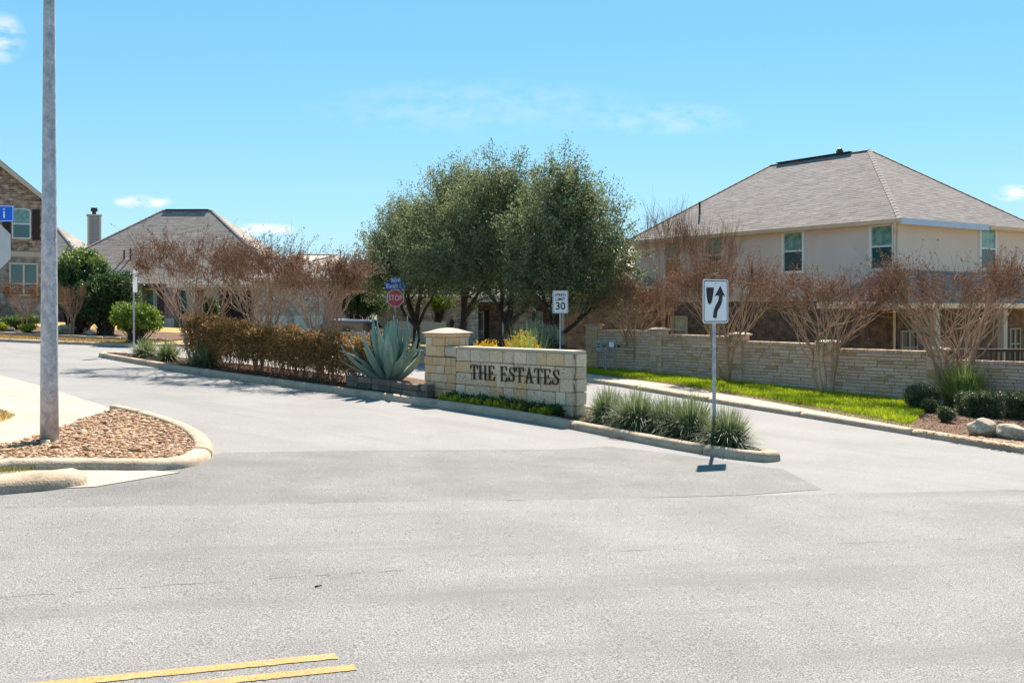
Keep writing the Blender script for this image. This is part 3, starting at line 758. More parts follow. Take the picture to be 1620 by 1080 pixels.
link('ridge_vent', rv.mesh('ridge_vent', M['dark_metal']), roof)
ven = MB().lathe([(.07, 0), (.07, .25), (.16, .27), (.16, .36), (.10, .38), (.13, .44), (.03, .5)], 14)
link('roof_vent', ven.mesh('roof_vent', M['dark_metal'], smooth=False), roof, (ra[0] + .25, ra[1] + 1.75, ra[2] - .15))
vp = MB().tube((0, 0, -.2), (0, 0, .75), .05, .05, 10)
link('vent_pipe', vp.mesh('vent_pipe', M['dark_metal']), roof, (1.3, 11.6, ze + 1.0))
gutter_run(roof, (-ov, L_ + ov, ze), (-ov, -ov, ze), out=(-1, 0))
gutter_run(roof, (5.4, -ov, ze), (W_ + ov, -ov, ze), out=(0, -1))
blue = link('fascia', MB().box(-ov - .02, 5.38, -ov - .05, -ov - .001, ze - .2, ze + .03).mesh('fascia', mat('fascia_blue_grey', [(.40, .50, .66), (.46, .56, .72)], 2, .35, spec=.6)), roof)
blue['label'] = 'bare blue grey stretch of fascia without a gutter'
dsp = MB()
for p, q in (((-.36, -.12, ze - .13), (-.36, -.12, ze - .32)), ((-.36, -.12, ze - .32), (-.07, .10, ze - .55)), ((-.07, .10, ze - .55), (-.07, .10, -.1))): dsp.tube(p, q, .05, .05, 8)
link('downspout', dsp.mesh('downspout', M['cream_trim']), house)
def left_face_y(px):                              # local y on the left face that shows at a pixel
    u = (px - CX) / F
    return (H0[0] - u * H0[1]) / (u * .83 + .558)
def front_face_x(px):
    u = (px - CX) / F
    return (u * H0[1] - H0[0]) / (.83 - u * .558)
def zloc(py, x, y):                               # local height of a pixel row at a local plan position
    wy = H0[1] + x * .558 + y * .83
    return EYE + (HY - py) / F * wy - hg
for (pa, pb, pt, pbm) in ((1238, 1274, 364, 433), (1376, 1417, 353, 429), (1115, 1146, 372, 438), (1051, 1080, 380, 441)):
    ya, yb = left_face_y(pa), left_face_y(pb); ym = (ya + yb) / 2
    zt, zb = zloc(pt, 0, ym), zloc(pbm, 0, ym)
    window(house, 0, zb, ya - yb, zt - zb, (0, ym, 0), R(-90), trim=.12, rail=.52)
xa, xb = front_face_x(1548), front_face_x(1575); xm = (xa + xb) / 2
zt, zb = zloc(359, xm, 0), zloc(428, xm, 0)
window(house, xm, zb, xb - xa, zt - zb, (0, 0, 0), 0, trim=.11, rail=.5, glass=('glass_reflect', 'glass_dark'))
ya, yb = left_face_y(1063), left_face_y(1088); ym = (ya + yb) / 2
window(house, 0, zloc(548, 0, ym), ya - yb, zloc(500, 0, ym) - zloc(548, 0, ym), (0, ym, 0), R(-90), trim=.06, rail=.55, frame='cream_trim', glass=('glass_reflect', 'glass'))
# covered patio at the corner: hip roof on posts, windows behind, dark balustrade
PX0, PY0 = -2.6, -1.7
zp = 2.45 + Z0
fc = [((PX0, PY0, zp), (11, PY0, zp), (11, 0.0, zp + 1.25), (-.6, 0.0, zp + 1.25)), ((PX0, 1.6, zp), (PX0, PY0, zp), (-.6, 0.0, zp + 1.25), (-.6, 0.0, zp + 1.25))]
pr = MB()
pr.add([(PX0, PY0, zp), (11, PY0, zp), (11, -.02, zp + 1.22), (-.6, -.02, zp + 1.22)], [(0, 1, 2, 3)])
pr.add([(PX0, 1.6, zp - .02), (PX0, PY0, zp - .02), (-.6, -.02, zp + 1.2)], [(0, 1, 2)])
pr.add([(PX0, 1.6, zp - .02), (-.6, -.02, zp + 1.2), (-.03, 1.6, zp - .02)], [(0, 1, 2)])
pr.box(PX0, 11, PY0, PY0 + .05, zp - .2, zp - .005); pr.box(PX0, PX0 + .05, PY0 + .051, 1.6, zp - .2, zp - .005)
pr.add([(PX0, PY0, zp - .15), (11, PY0, zp - .15), (11, -.02, zp - .15), (PX0, 1.6, zp - .15)], [(3, 2, 1, 0)])
proof = link('patio_roof', pr.mesh('patio_roof', M['cream_trim']), house)
add_shingles(proof, fc, M['shingle_far'], row=.15, tab=.36)
gutter_run(proof, (PX0, PY0, zp), (11, PY0, zp), out=(0, -1), m='white_trim')
for px in (1479, 1586):
    u = (px - CX) / F; yl = PY0 + .15
    xl = (u * (H0[1] + yl * .83) - (H0[0] - .558 * yl)) / (.83 - u * .558)
    c = MB().box(xl - .13, xl + .13, yl - .13, yl + .13, -.3, zp - .2).box(xl - .17, xl + .17, yl - .17, yl + .17, zp - .45, zp - .36).box(xl - .17, xl + .17, yl - .17, yl + .17, -.3, .05)
    link('post', c.mesh('post', M['beige_wall'], bevel=.01), house)
x1 = front_face_x(1420)
for (pa, pb) in ((1404, 1450), (1596, 1612)):
    xa, xb = max(.15, front_face_x(pa)), front_face_x(pb)
    window(house, (xa + xb) / 2, .5, max(.8, xb - xa), 1.6, (0, 0, 0), 0, trim=.06, rail=.6, mull=True, frame='grey_box', glass=('glass_dark', 'glass_dark'))
rail = thing('garden_railing', 'dark wooden railing with thin balusters showing above the lowest stretch of garden wall', 'railing', (14.6, 29.5, gz(14.6)), R(-3))
rz = .88 - gz(14.6)
link('top_rail', MB().box(-1.5, 2.6, -.08, .08, rz + .10, rz + .19).mesh('top_rail', M['dark_wood'], bevel=.01), rail)
link('bottom_rail', MB().box(-1.5, 2.6, -.05, .05, .12, .2).mesh('bottom_rail', M['dark_wood']), rail)
bal = MB().box(-.022, .022, -.02, .02, .2, rz + .10).mesh('baluster', M['dark_wood'])
for i in range(28): link('baluster', bal, rail, (-1.42 + i * .147, 0, 0))

# ------------------------------------------------------------------ the brick gable house on the far side
Y1 = 58.0
G_ROT = R(25)
gx1 = fr(76, Y1); g1 = gz(-28)
gh = thing('gable_house', 'mixed brown brick house with a steep gable and a shuttered arched upper window', 'house', (gx1, Y1, g1), G_ROT)
def xx(px):                                       # local x on the turned front that shows at a pixel column
    u = (px - CX) / F
    return (u * Y1 - gx1) / (math.cos(G_ROT) - u * math.sin(G_ROT))
def zz(py, px=40): return ZAT(py, Y1 + xx(px) * math.sin(G_ROT)) - g1
zl = zz(403)
ax, az = xx(-30), zz(324, 76) + (0 - xx(-30)) * .84
link('lower_wall', walls(2 * ax, 0, 0, 9, -.5, zl).mesh('lower_wall', M['stone_grey']), gh)
gw = MB().prism([(2 * ax, zl + .001), (0, zl + .001), (0, zz(324, 76)), (ax, az), (2 * ax, zz(324, 76))], 0.0, 9)
link('gable_wall', gw.mesh('gable_wall', M['brick_mixed']), gh)
sol = MB()
for i in range(46): sol.box(-.16 - i * .172, -.01 - i * .172, -.03, -.001, zl + .35, zl + .62)
o = link('soldier_course', sol.mesh('soldier_course', brick_mat('brick_soldier', (.17, .12, .09), (.48, .38, .29), (.3, .25, .2), bw=.172, bh=.5, blotch=.7)), gh)
o['kind'] = 'stuff'
link('stone_band', MB().box(2 * ax, .04, -.05, -.001, zl - .12, zl + .18).mesh('stone_band', M['beige_wall']), gh)
e0 = zz(324, 76) - .45 * .84
rk_ = MB().prism([(ax, az + .05), (.45, e0 + .05), (.45, e0 + .30), (ax, az + .38), (2 * ax - .45, e0 + .30), (2 * ax - .45, e0 + .05)], -.30, 9.3)
groof = link('roof', rk_.mesh('roof', M['shingle_far']), gh)
link('rake_board', MB().prism([(ax, az - .02), (.47, e0 - .02), (.47, e0 + .24), (ax, az + .32)], -.37, -.302).mesh('rake_board', M['cream_trim']), groof)
link('rake_board', MB().prism([(2 * ax - .47, e0 - .02), (ax, az - .02), (ax, az + .32), (2 * ax - .47, e0 + .24)], -.37, -.302).mesh('rake_board', M['cream_trim']), groof)
wz0, wz1 = zz(378), zz(334); wc = xx(34)
aw = [(wc - .5, wz0), (wc + .5, wz0), (wc + .5, wz1)] + [(wc + .5 * math.cos(t), wz1 + .16 * math.sin(t)) for t in np.linspace(0, math.pi, 9)[1:-1]] + [(wc - .5, wz1)]
fr_ = MB().prism(aw, -.05, .01)
ww = link('arched_window', fr_.mesh('arched_window', M['white_trim']), gh)
zm = (wz0 + wz1) / 2 + .05
ap = [(wc - .42, zm + .05), (wc + .42, zm + .05), (wc + .42, wz1 - .02)] + [(wc + .42 * math.cos(t), wz1 - .02 + .12 * math.sin(t)) for t in np.linspace(0, math.pi, 9)[1:-1]] + [(wc - .42, wz1 - .02)]
link('pane', MB().prism(ap, -.062, -.049).mesh('pane', M['glass_reflect']), ww)
link('pane', MB().box(wc - .42, wc + .42, -.062, -.049, wz0 + .08, zm - .04).mesh('pane', M['glass']), ww)
for sx_ in (wc - .76, wc + .76):
    s = MB().box(sx_ - .2, sx_ + .2, -.06, -.002, wz0 - .05, wz1 + .1)
    sh = link('shutter', s.mesh('shutter', M['shutter']), gh)
    sl = MB().box(-.15, .15, -.075, -.061, 0, .06).mesh('slat', M['shutter'])
    for i in range(13): link('slat', sl, sh, (sx_, 0, wz0 + i * .13))
window(gh, xx(37.5), zz(468), xx(60) - xx(14), zz(416) - zz(468), trim=.09, rail=.36, mull=True, frame='cream_trim', glass=('glass', 'glass_dark'))
# a low porch roof at the house's near corner, cut by the frame
ph = MB().prism([(xx(-90), zz(452)), (xx(3), zz(480)), (xx(3), zz(487)), (xx(-90), zz(487))], -2.0, -.001)
link('porch_roof', ph.mesh('porch_roof', M['shingle_far']), gh)
link('porch_post', MB().box(xx(-3) - .1, xx(-3) + .1, -1.8, -1.6, -.4, zz(487)).mesh('porch_post', M['beige_wall']), gh)

# ------------------------------------------------------------------ grey roofed houses in the distance
def roof_set(root, x0, x1, y0, y1, z, rise, along='x', front=2, row=.2, tab=.5):
    f, a, b, c = hip_roof(x0, x1, y0, y1, z, rise, along=along)
    rf = link('roof', roof_body(f, c).mesh('roof', M['cream_trim']), root)
    add_shingles(rf, [f[0]] + ([f[2]] if front > 1 else []), M['shingle_far'], row=row, tab=tab)
    rest = [f[1], f[3]] + ([] if front > 1 else [f[2]])
    add_shingles(rf, rest, M['shingle_far'], row=.5, tab=1.4)
    ridge_strip(rf, [(a, b), (c[0], a), (c[1], b if along == 'x' else a)], .13)
    return rf, a, b
Y2 = 64.0
s2 = F / Y2
cx2 = fr(290, Y2); g2 = gz(cx2)
hh = thing('hip_roof_house', 'house with a very tall grey hip roof, plum brick front and a siding chimney', 'house', (cx2, Y2, g2))
X2 = lambda px: fr(px, Y2) - cx2
Z2 = lambda py: ZAT(py, Y2) - g2
ez = Z2(455)
hd = 7.6; hx0, hx1 = AT(258, Y2 + hd) - hd - cx2, AT(335, Y2 + hd) + hd - cx2
link('wall', walls(hx0 + .5, hx1 - .5, .5, 2 * hd - .5, -.6, ez + .05).mesh('wall', M['brick_plum']), hh)
f2, a2, b2 = roof_set(hh, hx0, hx1, 0, 2 * hd, ez, ZAT(332, Y2 + hd) - g2 - ez)
ridge2 = MB().box(a2[0] + .2, b2[0] - .2, a2[1] - .2, a2[1] + .2, a2[2] + .015, a2[2] + .04)
link('ridge_vent', ridge2.mesh('ridge_vent', M['dark_metal']), f2)
for px, py in ((176, 395), (186, 392)):
    link('vent_pipe', MB().tube((0, 0, -.6), (0, 0, .12), .06, .06, 8).mesh('vent_pipe', M['dark_metal']), f2, (X2(px) * 1.04, 2.6, Z2(py) - .0))
link('bay_wall', MB().box(X2(202), X2(229), -.6, .49, -.6, ez).mesh('bay_wall', M['beige_wall']), hh)
link('white_bay', MB().box(X2(328), X2(351), -.7, .49, -.6, ez).mesh('white_bay', M['beige_wall']), hh)
link('porch_shade', MB().box(X2(352), X2(398), .2, .49, -.6, Z2(465)).mesh('porch_shade', M['shutter']), hh)  # solid near-black block before the wall, standing in for shade inside the porch
link('porch_beam', MB().box(X2(226), X2(262), -.75, .2, Z2(456), Z2(449)).mesh('porch_beam', M['shutter']), hh)
link('brick_pier', MB().box(X2(258), X2(281), -.8, .2, -.6, Z2(456)).mesh('brick_pier', M['brick_plum']), hh)
link('shutter', MB().box(X2(256), X2(266), -.86, -.801, Z2(508), Z2(457)).mesh('shutter', M['shutter']), hh)
link('pier_base', MB().box(X2(268), X2(283), -.9, .1, -.6, Z2(503)).mesh('pier_base', M['beige_wall']), hh)
window(hh, X2(240), Z2(491), 31 / s2, Z2(457) - Z2(491), (0, .5, 0), trim=.06, rail=0, mull=True, glass=('glass_reflect', 'glass'))
window(hh, X2(293), Z2(508), 24 / s2, Z2(458) - Z2(508), (0, .5, 0), trim=.06, rail=.35, glass=('glass_reflect', 'glass'))
wing, _, _ = roof_set(hh, X2(300), X2(442), -1.2, 6.0, ez + .15, 2.0, along='y', front=1)
ck = MB().box(-.42, .42, -.42, .42, -5, 0)
chx, chz = AT(149, Y2 + 9) - cx2, ZAT(342, Y2 + 9) - g2
ch = link('chimney', ck.mesh('chimney', M['grey_box']), hh, (chx, 9, chz), (0, 0, R(24)))
for i in range(22): link('siding_board', MB().box(-.44, .44, -.445, -.421, 0, .19).mesh('siding_board', M['grey_box']), ch, (0, 0, -4.6 + i * .205))
for sx_ in (-1, 1): link('corner_board', MB().box(-.07, .07, -.47, -.40, -5, -.02).mesh('corner_board', M['cream_trim']), ch, (sx_ * .4, 0, 0))
link('chimney_cover', MB().box(-.52, .52, -.52, .52, 0.002, .1).mesh('chimney_cover', M['cream_trim']), ch)
link('flue', MB().lathe([(.14, .1), (.14, .32), (.24, .34), (.24, .52), (.2, .55), (.26, .6)], 12).mesh('flue', M['dark_metal']), ch)

Y3 = 60.0
cx3 = fr(470, Y3); g3 = gz(cx3)
ga = thing('garage_house', 'pinkish brick house with two pale garage doors beyond the reddish hedge', 'house', (cx3, Y3, g3))
X3 = lambda px: fr(px, Y3) - cx3
Z3 = lambda py: ZAT(py, Y3) - g3
link('wall', walls(X3(398), X3(555), 0, 9, -.8, Z3(440)).mesh('wall', M['brick_pink']), ga)
roof_set(ga, X3(385), X3(565), -.4, 9.4, Z3(440), ZAT(402, Y3 + 4.5) - g3 - Z3(440), front=2)
for a, b in ((408, 455), (466, 511)):
    d = link('garage_door', MB().box(X3(a), X3(b), -.04, -.002, -.7, Z3(499)).mesh('garage_door', M['garage']), ga)
    pn = MB().box(-(b - a) / 2 / 26.25 + .05, (b - a) / 2 / 26.25 - .05, -.06, -.041, 0, .42).mesh('panel', M['garage'], bevel=.008)
    for i in range(4): link('panel', pn, d, (X3((a + b) / 2), 0, Z3(499) - .5 - i * .52))
    link('lintel', MB().box(X3(a - 3), X3(b + 3), -.05, -.002, Z3(498), Z3(495)).mesh('lintel', M['beige_wall']), ga)
for px in (430, 487): window(ga, X3(px), Z3(479), 9 / 26.25, 9 / 26.25, trim=.05, rail=0, glass=('glass', 'glass'))

Y4 = 57.0
cx4 = fr(760, Y4); g4 = gz(cx4)
mh = thing('oak_house', 'low brick house with a white brick panel seen under the oak crowns', 'house', (cx4, Y4, g4))
X4 = lambda px: fr(px, Y4) - cx4
Z4 = lambda py: ZAT(py, Y4) - g4
link('garage_wall', walls(X4(600), X4(741), -1.0, 6, -.8, Z4(462)).mesh('garage_wall', M['brick_pink']), mh)
link('white_brick_wall', walls(X4(741) + .002, X4(757), -.8, 6, -.8, Z4(470)).mesh('white_brick_wall', M['brick_pale']), mh)
link('wall', walls(X4(757) + .002, X4(880), 0, 8, -.8, Z4(470)).mesh('wall', M['brick_plum']), mh)
roof_set(mh, X4(560), X4(1010), -1.4, 9, Z4(470), ZAT(402, Y4 + 4) - g4 - Z4(470), front=2)
gutter_run(mh, (X4(742), -1.42, Z4(474)), (X4(812), -1.42, Z4(474)), m='white_trim')
gb = MB().prism([(X4(800), Z4(492)), (X4(822), Z4(468)), (X4(844), Z4(492))], -1.1, -.6)
link('gable', gb.mesh('gable', M['brick_pink']), mh)
for a, b in (((797, 494), (822, 467)), ((822, 467), (847, 494))):
    link('rake_board', MB().prism([(X4(a[0]), Z4(a[1])), (X4(b[0]), Z4(b[1])), (X4(b[0]), Z4(b[1]) + .17), (X4(a[0]), Z4(a[1]) + .17)], -1.25, -1.101).mesh('rake_board', M['white_trim']), mh)
link('entry_wall', walls(X4(803), X4(841), -.95, -.002, -.8, Z4(492)).mesh('entry_wall', M['brick_pink']), mh)
dp = MB()
for p, q in (((793, 493), (796, 500)), ((796, 500), (796, 545))): dp.tube((X4(p[0]), -1.05, Z4(p[1])), (X4(q[0]), -1.05, Z4(q[1])), .05, .05, 8)
link('downspout', dp.mesh('downspout', M['white_trim']), mh)
window(mh, X4(761), Z4(535), 10 / 27.6, Z4(493) - Z4(535), trim=.05, rail=.25, glass=('glass', 'glass'))
window(mh, X4(848), Z4(524), 22 / 27.6, Z4(492) - Z4(524), trim=.06, rail=.5, glass=('glass_reflect', 'glass_reflect'))
for a, b in ((766, 774), (803, 811)): link('shutter', MB().box(X4(a), X4(b), -.06 if a < 800 else -1.02, -.002 if a < 800 else -.951, Z4(540), Z4(491)).mesh('shutter', M['shutter']), mh)
for a, b in ((618, 660), (668, 708)):
    d = link('garage_door', MB().box(X4(a), X4(b), -1.05, -1.002, -.8, Z4(508)).mesh('garage_door', M['garage']), mh)
    pn = MB().box(-(b - a) / 2 / 27.6 + .05, (b - a) / 2 / 27.6 - .05, -1.07, -1.051, 0, .42).mesh('panel', M['garage'], bevel=.008)
    for i in range(3): link('panel', pn, d, (X4((a + b) / 2), 0, Z4(508) - .5 - i * .52))
lan = MB().lathe([(.02, 0), (.11, .08), (.13, .34), (.05, .44), (.02, .5)], 8)
link('lantern', lan.mesh('lantern', M['dark_metal']), mh, (X4(717), -1.2, Z4(517)))

Y5 = 48.0
cx5 = fr(940, Y5); g5 = gz(cx5)
bh = thing('orange_brick_house', 'single storey orange brown brick house end behind the first wall pillar', 'house', (cx5, Y5, g5))
X5 = lambda px: fr(px, Y5) - cx5
link('wall', walls(X5(893), X5(1045), 0, 7, -.6, ZAT(452, Y5) - g5).mesh('wall', M['brick_orange']), bh)
link('corner_post', MB().box(X5(889), X5(893) - .002, -.05, .3, -.6, ZAT(452, Y5) - g5).mesh('corner_post', M['beige_wall']), bh)
roof_set(bh, X5(875), X5(1060), -.5, 8, ZAT(452, Y5) - g5, ZAT(385, Y5 + 4) - ZAT(452, Y5), front=2)

Y6 = 84.0
cx6 = fr(70, Y6); g6 = gz(cx6)
fh = thing('distant_house', 'distant house with a plain grey roof slope just visible beside the lamp pole', 'house', (cx6, Y6, g6))
link('wall', walls(-6, 5, 0, 8, -.6, 4.2).mesh('wall', M['brick_pink']), fh)
roof_set(fh, -6.6, AT(140, Y6) - cx6, -.5, 8.5, 4.2, ZAT(352, Y6) - g6 - 4.2, front=2)

# ------------------------------------------------------------------ the entrance sign wall
def lay(root, meshes, origin, a, n, length, rows, wr, depth=.1, proud=.02, gap=.012, seed=1, name='stone', skip=None, jit=.006):
    """Lay stones course by course on a face: a = direction along it, n = outward normal (both local, horizontal)."""
    rr = random.Random(seed); a = Vector((*a, 0)); n = Vector((*n, 0)); rot = math.atan2(a.y, a.x)
    out = []
    for (z0, z1) in rows:
        x = 0.0
        while x < length - 1e-4:
            w = rr.uniform(*wr)
            if length - x - w < wr[0] * .6: w = length - x
            if not (skip and skip(x + w / 2, (z0 + z1) / 2)):
                p = Vector(origin) + a * (x + w / 2) + n * (proud - depth / 2 + rr.uniform(-jit, jit)) + Vector((0, 0, (z0 + z1) / 2))
                out.append(link(name, rr.choice(meshes), root, p, (0, 0, rot), (w - gap, depth, z1 - z0 - gap)))
            x += w
    return out
SB = block_meshes('stone', M['limestone'], 5, .024, .05) + block_meshes('stone', M['limestone_grey'], 4, .026, .055) + block_meshes('stone', M['limestone_gold'], 2, .024, .05)
SBT = block_meshes('stone', M['limestone_tan'], 5, .022, .05) + block_meshes('stone', M['limestone_gold'], 2, .022, .05)
A_W = math.atan2(-.69, .72)
WX, WY, WL = -1.27, 22.8, 3.49
sign = thing('entrance_sign_wall', 'long limestone entrance wall with a rounded top and dark raised letters', 'sign wall', (WX, WY, 0), A_W)
link('wall_core', MB().box(.02, WL - .02, .02, .40, -.25, 1.36).mesh('wall_core', M['mortar'], bevel=.02), sign)
rows = [(-.24, .02), (.022, .27), (.272, .545), (.547, .82), (.822, 1.075), (1.077, 1.345)]
lay(sign, SB, (.0, 0, 0), (1, 0), (0, -1), WL - .012, rows, (.27, .52), depth=.11, proud=.022, gap=.013, seed=14, jit=.01)
lay(sign, SB, (WL, .095, 0), (0, 1), (1, 0), .32, [(a + .002, b - .002) for a, b in rows], (.30, .33), depth=.11, proud=.022, gap=.01, seed=9)
cop = MB().box(-.0, WL + .03, -.03, .44, 1.335, 1.405)
link('coping', cop.mesh('coping', M['cast_stone'], bevel=.034, seg=3, smooth=False), sign)
sho = MB().box(-.43, .0, .01, .41, 1.16, 1.39)
link('shoulder', sho.mesh('shoulder', M['cast_stone'], bevel=.03, seg=2), sign)
def glyph(ch):
    R_ = []; k = 0
    def rect(x0, x1, z0, z1): R_.append([(x0, z0), (x1, z0), (x1, z1), (x0, z1)])
    def poly(*p): R_.append(list(p))
    def stem(x0, x1):
        rect(x0, x1, 0, 1)
        for z in (0, .955): rect(x0 - .075, x1 + .075, z, z + .045)
    if ch == 'T':
        rect(.315, .435, 0, .97); rect(.22, .53, 0, .04); rect(.03, .72, .95, 1.0)
        poly((.0, .73), (.035, .73), (.10, .95), (.03, 1.0)); poly((.65, .95), (.715, .73), (.75, .73), (.72, 1.0))
    elif ch == 'H':
        stem(.12, .24); stem(.62, .74); rect(.22, .64, .49, .535)
    elif ch == 'E':
        stem(.12, .24); rect(.22, .62, .955, 1.0); rect(.24, .48, .49, .54); rect(.24, .64, 0, .055)
        poly((.53, .95), (.60, .75), (.64, .75), (.62, 1.0)); poly((.64, 0), (.69, .28), (.65, .28), (.54, .05)); poly((.45, .40), (.49, .40), (.49, .64), (.45, .64))
    elif ch == 'A':
        poly((.30, .0), (.12, 0), (.14, .03), (.43, 1.02), (.47, .9), (.21, .03)); 
        poly((.60, 0), (.745, 0), (.465, 1.02), (.41, .93)); rect(.22, .60, .31, .365)
        rect(.03, .32, 0, .042); rect(.50, .86, 0, .042)
    elif ch == 'S':
        c = [(.56, .80), (.50, .91), (.38, .965), (.24, .94), (.155, .84), (.16, .71), (.26, .60), (.40, .51), (.51, .40), (.535, .25), (.46, .10), (.32, .035), (.18, .065), (.10, .19)]
        w = [.03, .035, .045, .06, .085, .11, .13, .14, .13, .11, .085, .06, .04, .03]
        pts = smooth_path(c, 1); ws = np.interp(np.linspace(0, 1, len(pts)), np.linspace(0, 1, len(w)), w)
        Lf, Rt = [], []
        for i, p in enumerate(pts):
            t = pts[min(i + 1, len(pts) - 1)] - pts[max(i - 1, 0)]; t = t / np.linalg.norm(t); q = np.array((-t[1], t[0])) * ws[i] / 2
            Lf.append(p + q); Rt.append(p - q)
        for i in range(len(pts) - 1): R_.append([tuple(Lf[i]), tuple(Rt[i]), tuple(Rt[i + 1]), tuple(Lf[i + 1])])
        poly((.575, .66), (.61, .66), (.60, .98), (.565, .98), (.545, .82)); poly((.06, .02), (.095, .02), (.12, .17), (.085, .34), (.05, .34))
    return R_
adv = {'T': .80, 'H': .93, 'E': .77, ' ': .42, 'S': .70, 'A': .90}
TXT = 'THE ESTATES'
tot = sum(adv[c] for c in TXT); sc_ = (3.17 - .50) / tot; hgt = .325; x = .50
for ch in TXT:
    if ch != ' ':
        b = MB()
        for i, pl in enumerate(glyph(ch)):
            big = 1.12 if ch in 'T' else 1.0
            pl = [(px * sc_ * 1.0, pz * hgt) for px, pz in pl]
            ar = sum(pl[j][0] * pl[(j + 1) % len(pl)][1] - pl[(j + 1) % len(pl)][0] * pl[j][1] for j in range(len(pl)))
            if ar < 0: pl = pl[::-1]
            b.prism(pl, -.056 + (i % 5) * .0006, -.028)
        link('letter', b.mesh('letter', M['letter']), sign, (x, 0, .685))
    x += adv[ch] * sc_

pil = thing('stone_gatepost', 'square tan stone pillar with a domed cap joined to the end of the lettered wall', 'pillar', (WX, WY, 0), A_W)
link('pillar_core', MB().box(-1.05, -.42, .02, .78, 1.1, 1.63).box(-1.07, -.03, .02, .8, -.25, 1.12).mesh('pillar_core', M['mortar']), pil)
prow = [(-.2, 0.03), (.03, .20), (.20, .40), (.40, .56), (.56, .76), (.76, .95), (.95, 1.14)]
lay(pil, SBT, (-1.1, 0, 0), (1, 0), (0, -1), 1.09, prow, (.16, .42), depth=.1, proud=.02, gap=.012, seed=21)
urow = [(1.16, 1.40), (1.40, 1.60)]
lay(pil, SBT, (-1.06, 0, 0), (1, 0), (0, -1), .65, urow, (.2, .4), depth=.1, proud=.015, gap=.012, seed=22)
lay(pil, SB, (-.41, 0.02, 0), (0, 1), (1, 0), .76, [(1.40, 1.60)], (.3, .45), depth=.1, proud=.012, gap=.012, seed=23)
lay(pil, SBT, (-1.06, .78, 0), (0, -1), (-1, 0), .76, urow + prow[1:], (.2, .4), depth=.1, proud=.015, gap=.012, seed=24)
link('frieze', MB().box(-1.09, -.38, -.03, .82, 1.602, 1.69).mesh('frieze', M['limestone_tan'], bevel=.015), pil)
fm = MB()
for b_ in ((-.40, -.385, .12, .70, 1.55, 1.585), (-.40, -.385, .12, .155, 1.41, 1.55), (-.40, -.385, .665, .70, 1.41, 1.55)): fm.box(*b_)
link('recess_frame', fm.mesh('recess_frame', M['cast_stone']), pil)
capb = MB()
cx_, cy_ = -.735, .395
V = []; Fs = []
n_ = 8
for i in range(n_ + 1):
    for j in range(n_ + 1):
        u, v = i / n_ * 2 - 1, j / n_ * 2 - 1
        V.append((cx_ + u * .40, cy_ + v * .47, 1.70 + .115 * (1 - u * u) ** .8 * (1 - v * v) ** .8 if abs(u) < 1 and abs(v) < 1 else 1.70))
for i in range(n_):
    for j in range(n_): a_ = i * (n_ + 1) + j; Fs.append((a_, a_ + n_ + 1, a_ + n_ + 2, a_ + 1))
capb.add(V, Fs); capb.box(cx_ - .40, cx_ + .40, cy_ - .47, cy_ + .47, 1.691, 1.699)
link('cap', capb.mesh('cap', M['cast_stone']), pil)

# low kerb of stone slabs round the agave
pts_ = [P(548, 611, .12), P(600, 618, .12), P(660, 629, .12), P(716, 622, .12)]
pl_ = thing('stone_planter', 'low edging of stacked weathered stone slabs round the agave bed', 'planter', (*pts_[0], gz(pts_[0][0]) + .1))
rr = random.Random(3)
SD = block_meshes('stone_slab', mat('slab_weathered', [(.10, .08, .06), (.22, .18, .14), (.36, .30, .23)], 3, .95, .9, 15, rand=.6, stain=(4, (.07, .055, .045), .52, (1, 1, 1))), 5, .03, .06)
for a, b in zip(pts_, pts_[1:]):
    a, b = np.array(a), np.array(b); d = b - a; L = np.linalg.norm(d); d /= L; x = 0
    while x < L - .05:
        w = min(rr.uniform(.35, .65), L - x)
        if L - x - w < .2: w = L - x
        for k in range(2):
            c = a + d * (x + w / 2) + back * (.14 - .02 * k)
            zb = gz(c[0]) + .115
            link('stone_slab', rr.choice(SD), pl_, (c[0] - pts_[0][0], c[1] - pts_[0][1], zb + .075 + k * .15 - pl_.location.z), (0, 0, math.atan2(d[1], d[0]) + rr.uniform(-.03, .03)), (w - .015, .30 - .03 * k, .142))
        x += w
link('soil', MB().add([(q[0] - pts_[0][0], q[1] - pts_[0][1], gz(q[0]) + .33 - pl_.location.z) for q in [np.array(p) + back * .2 for p in pts_] + [np.array(pts_[3]) + np.array((-.6, .9)), np.array(pts_[0]) + back * 1.9]], [(0, 1, 2, 3, 4, 5)]).mesh('soil', M['mulch']), pl_)

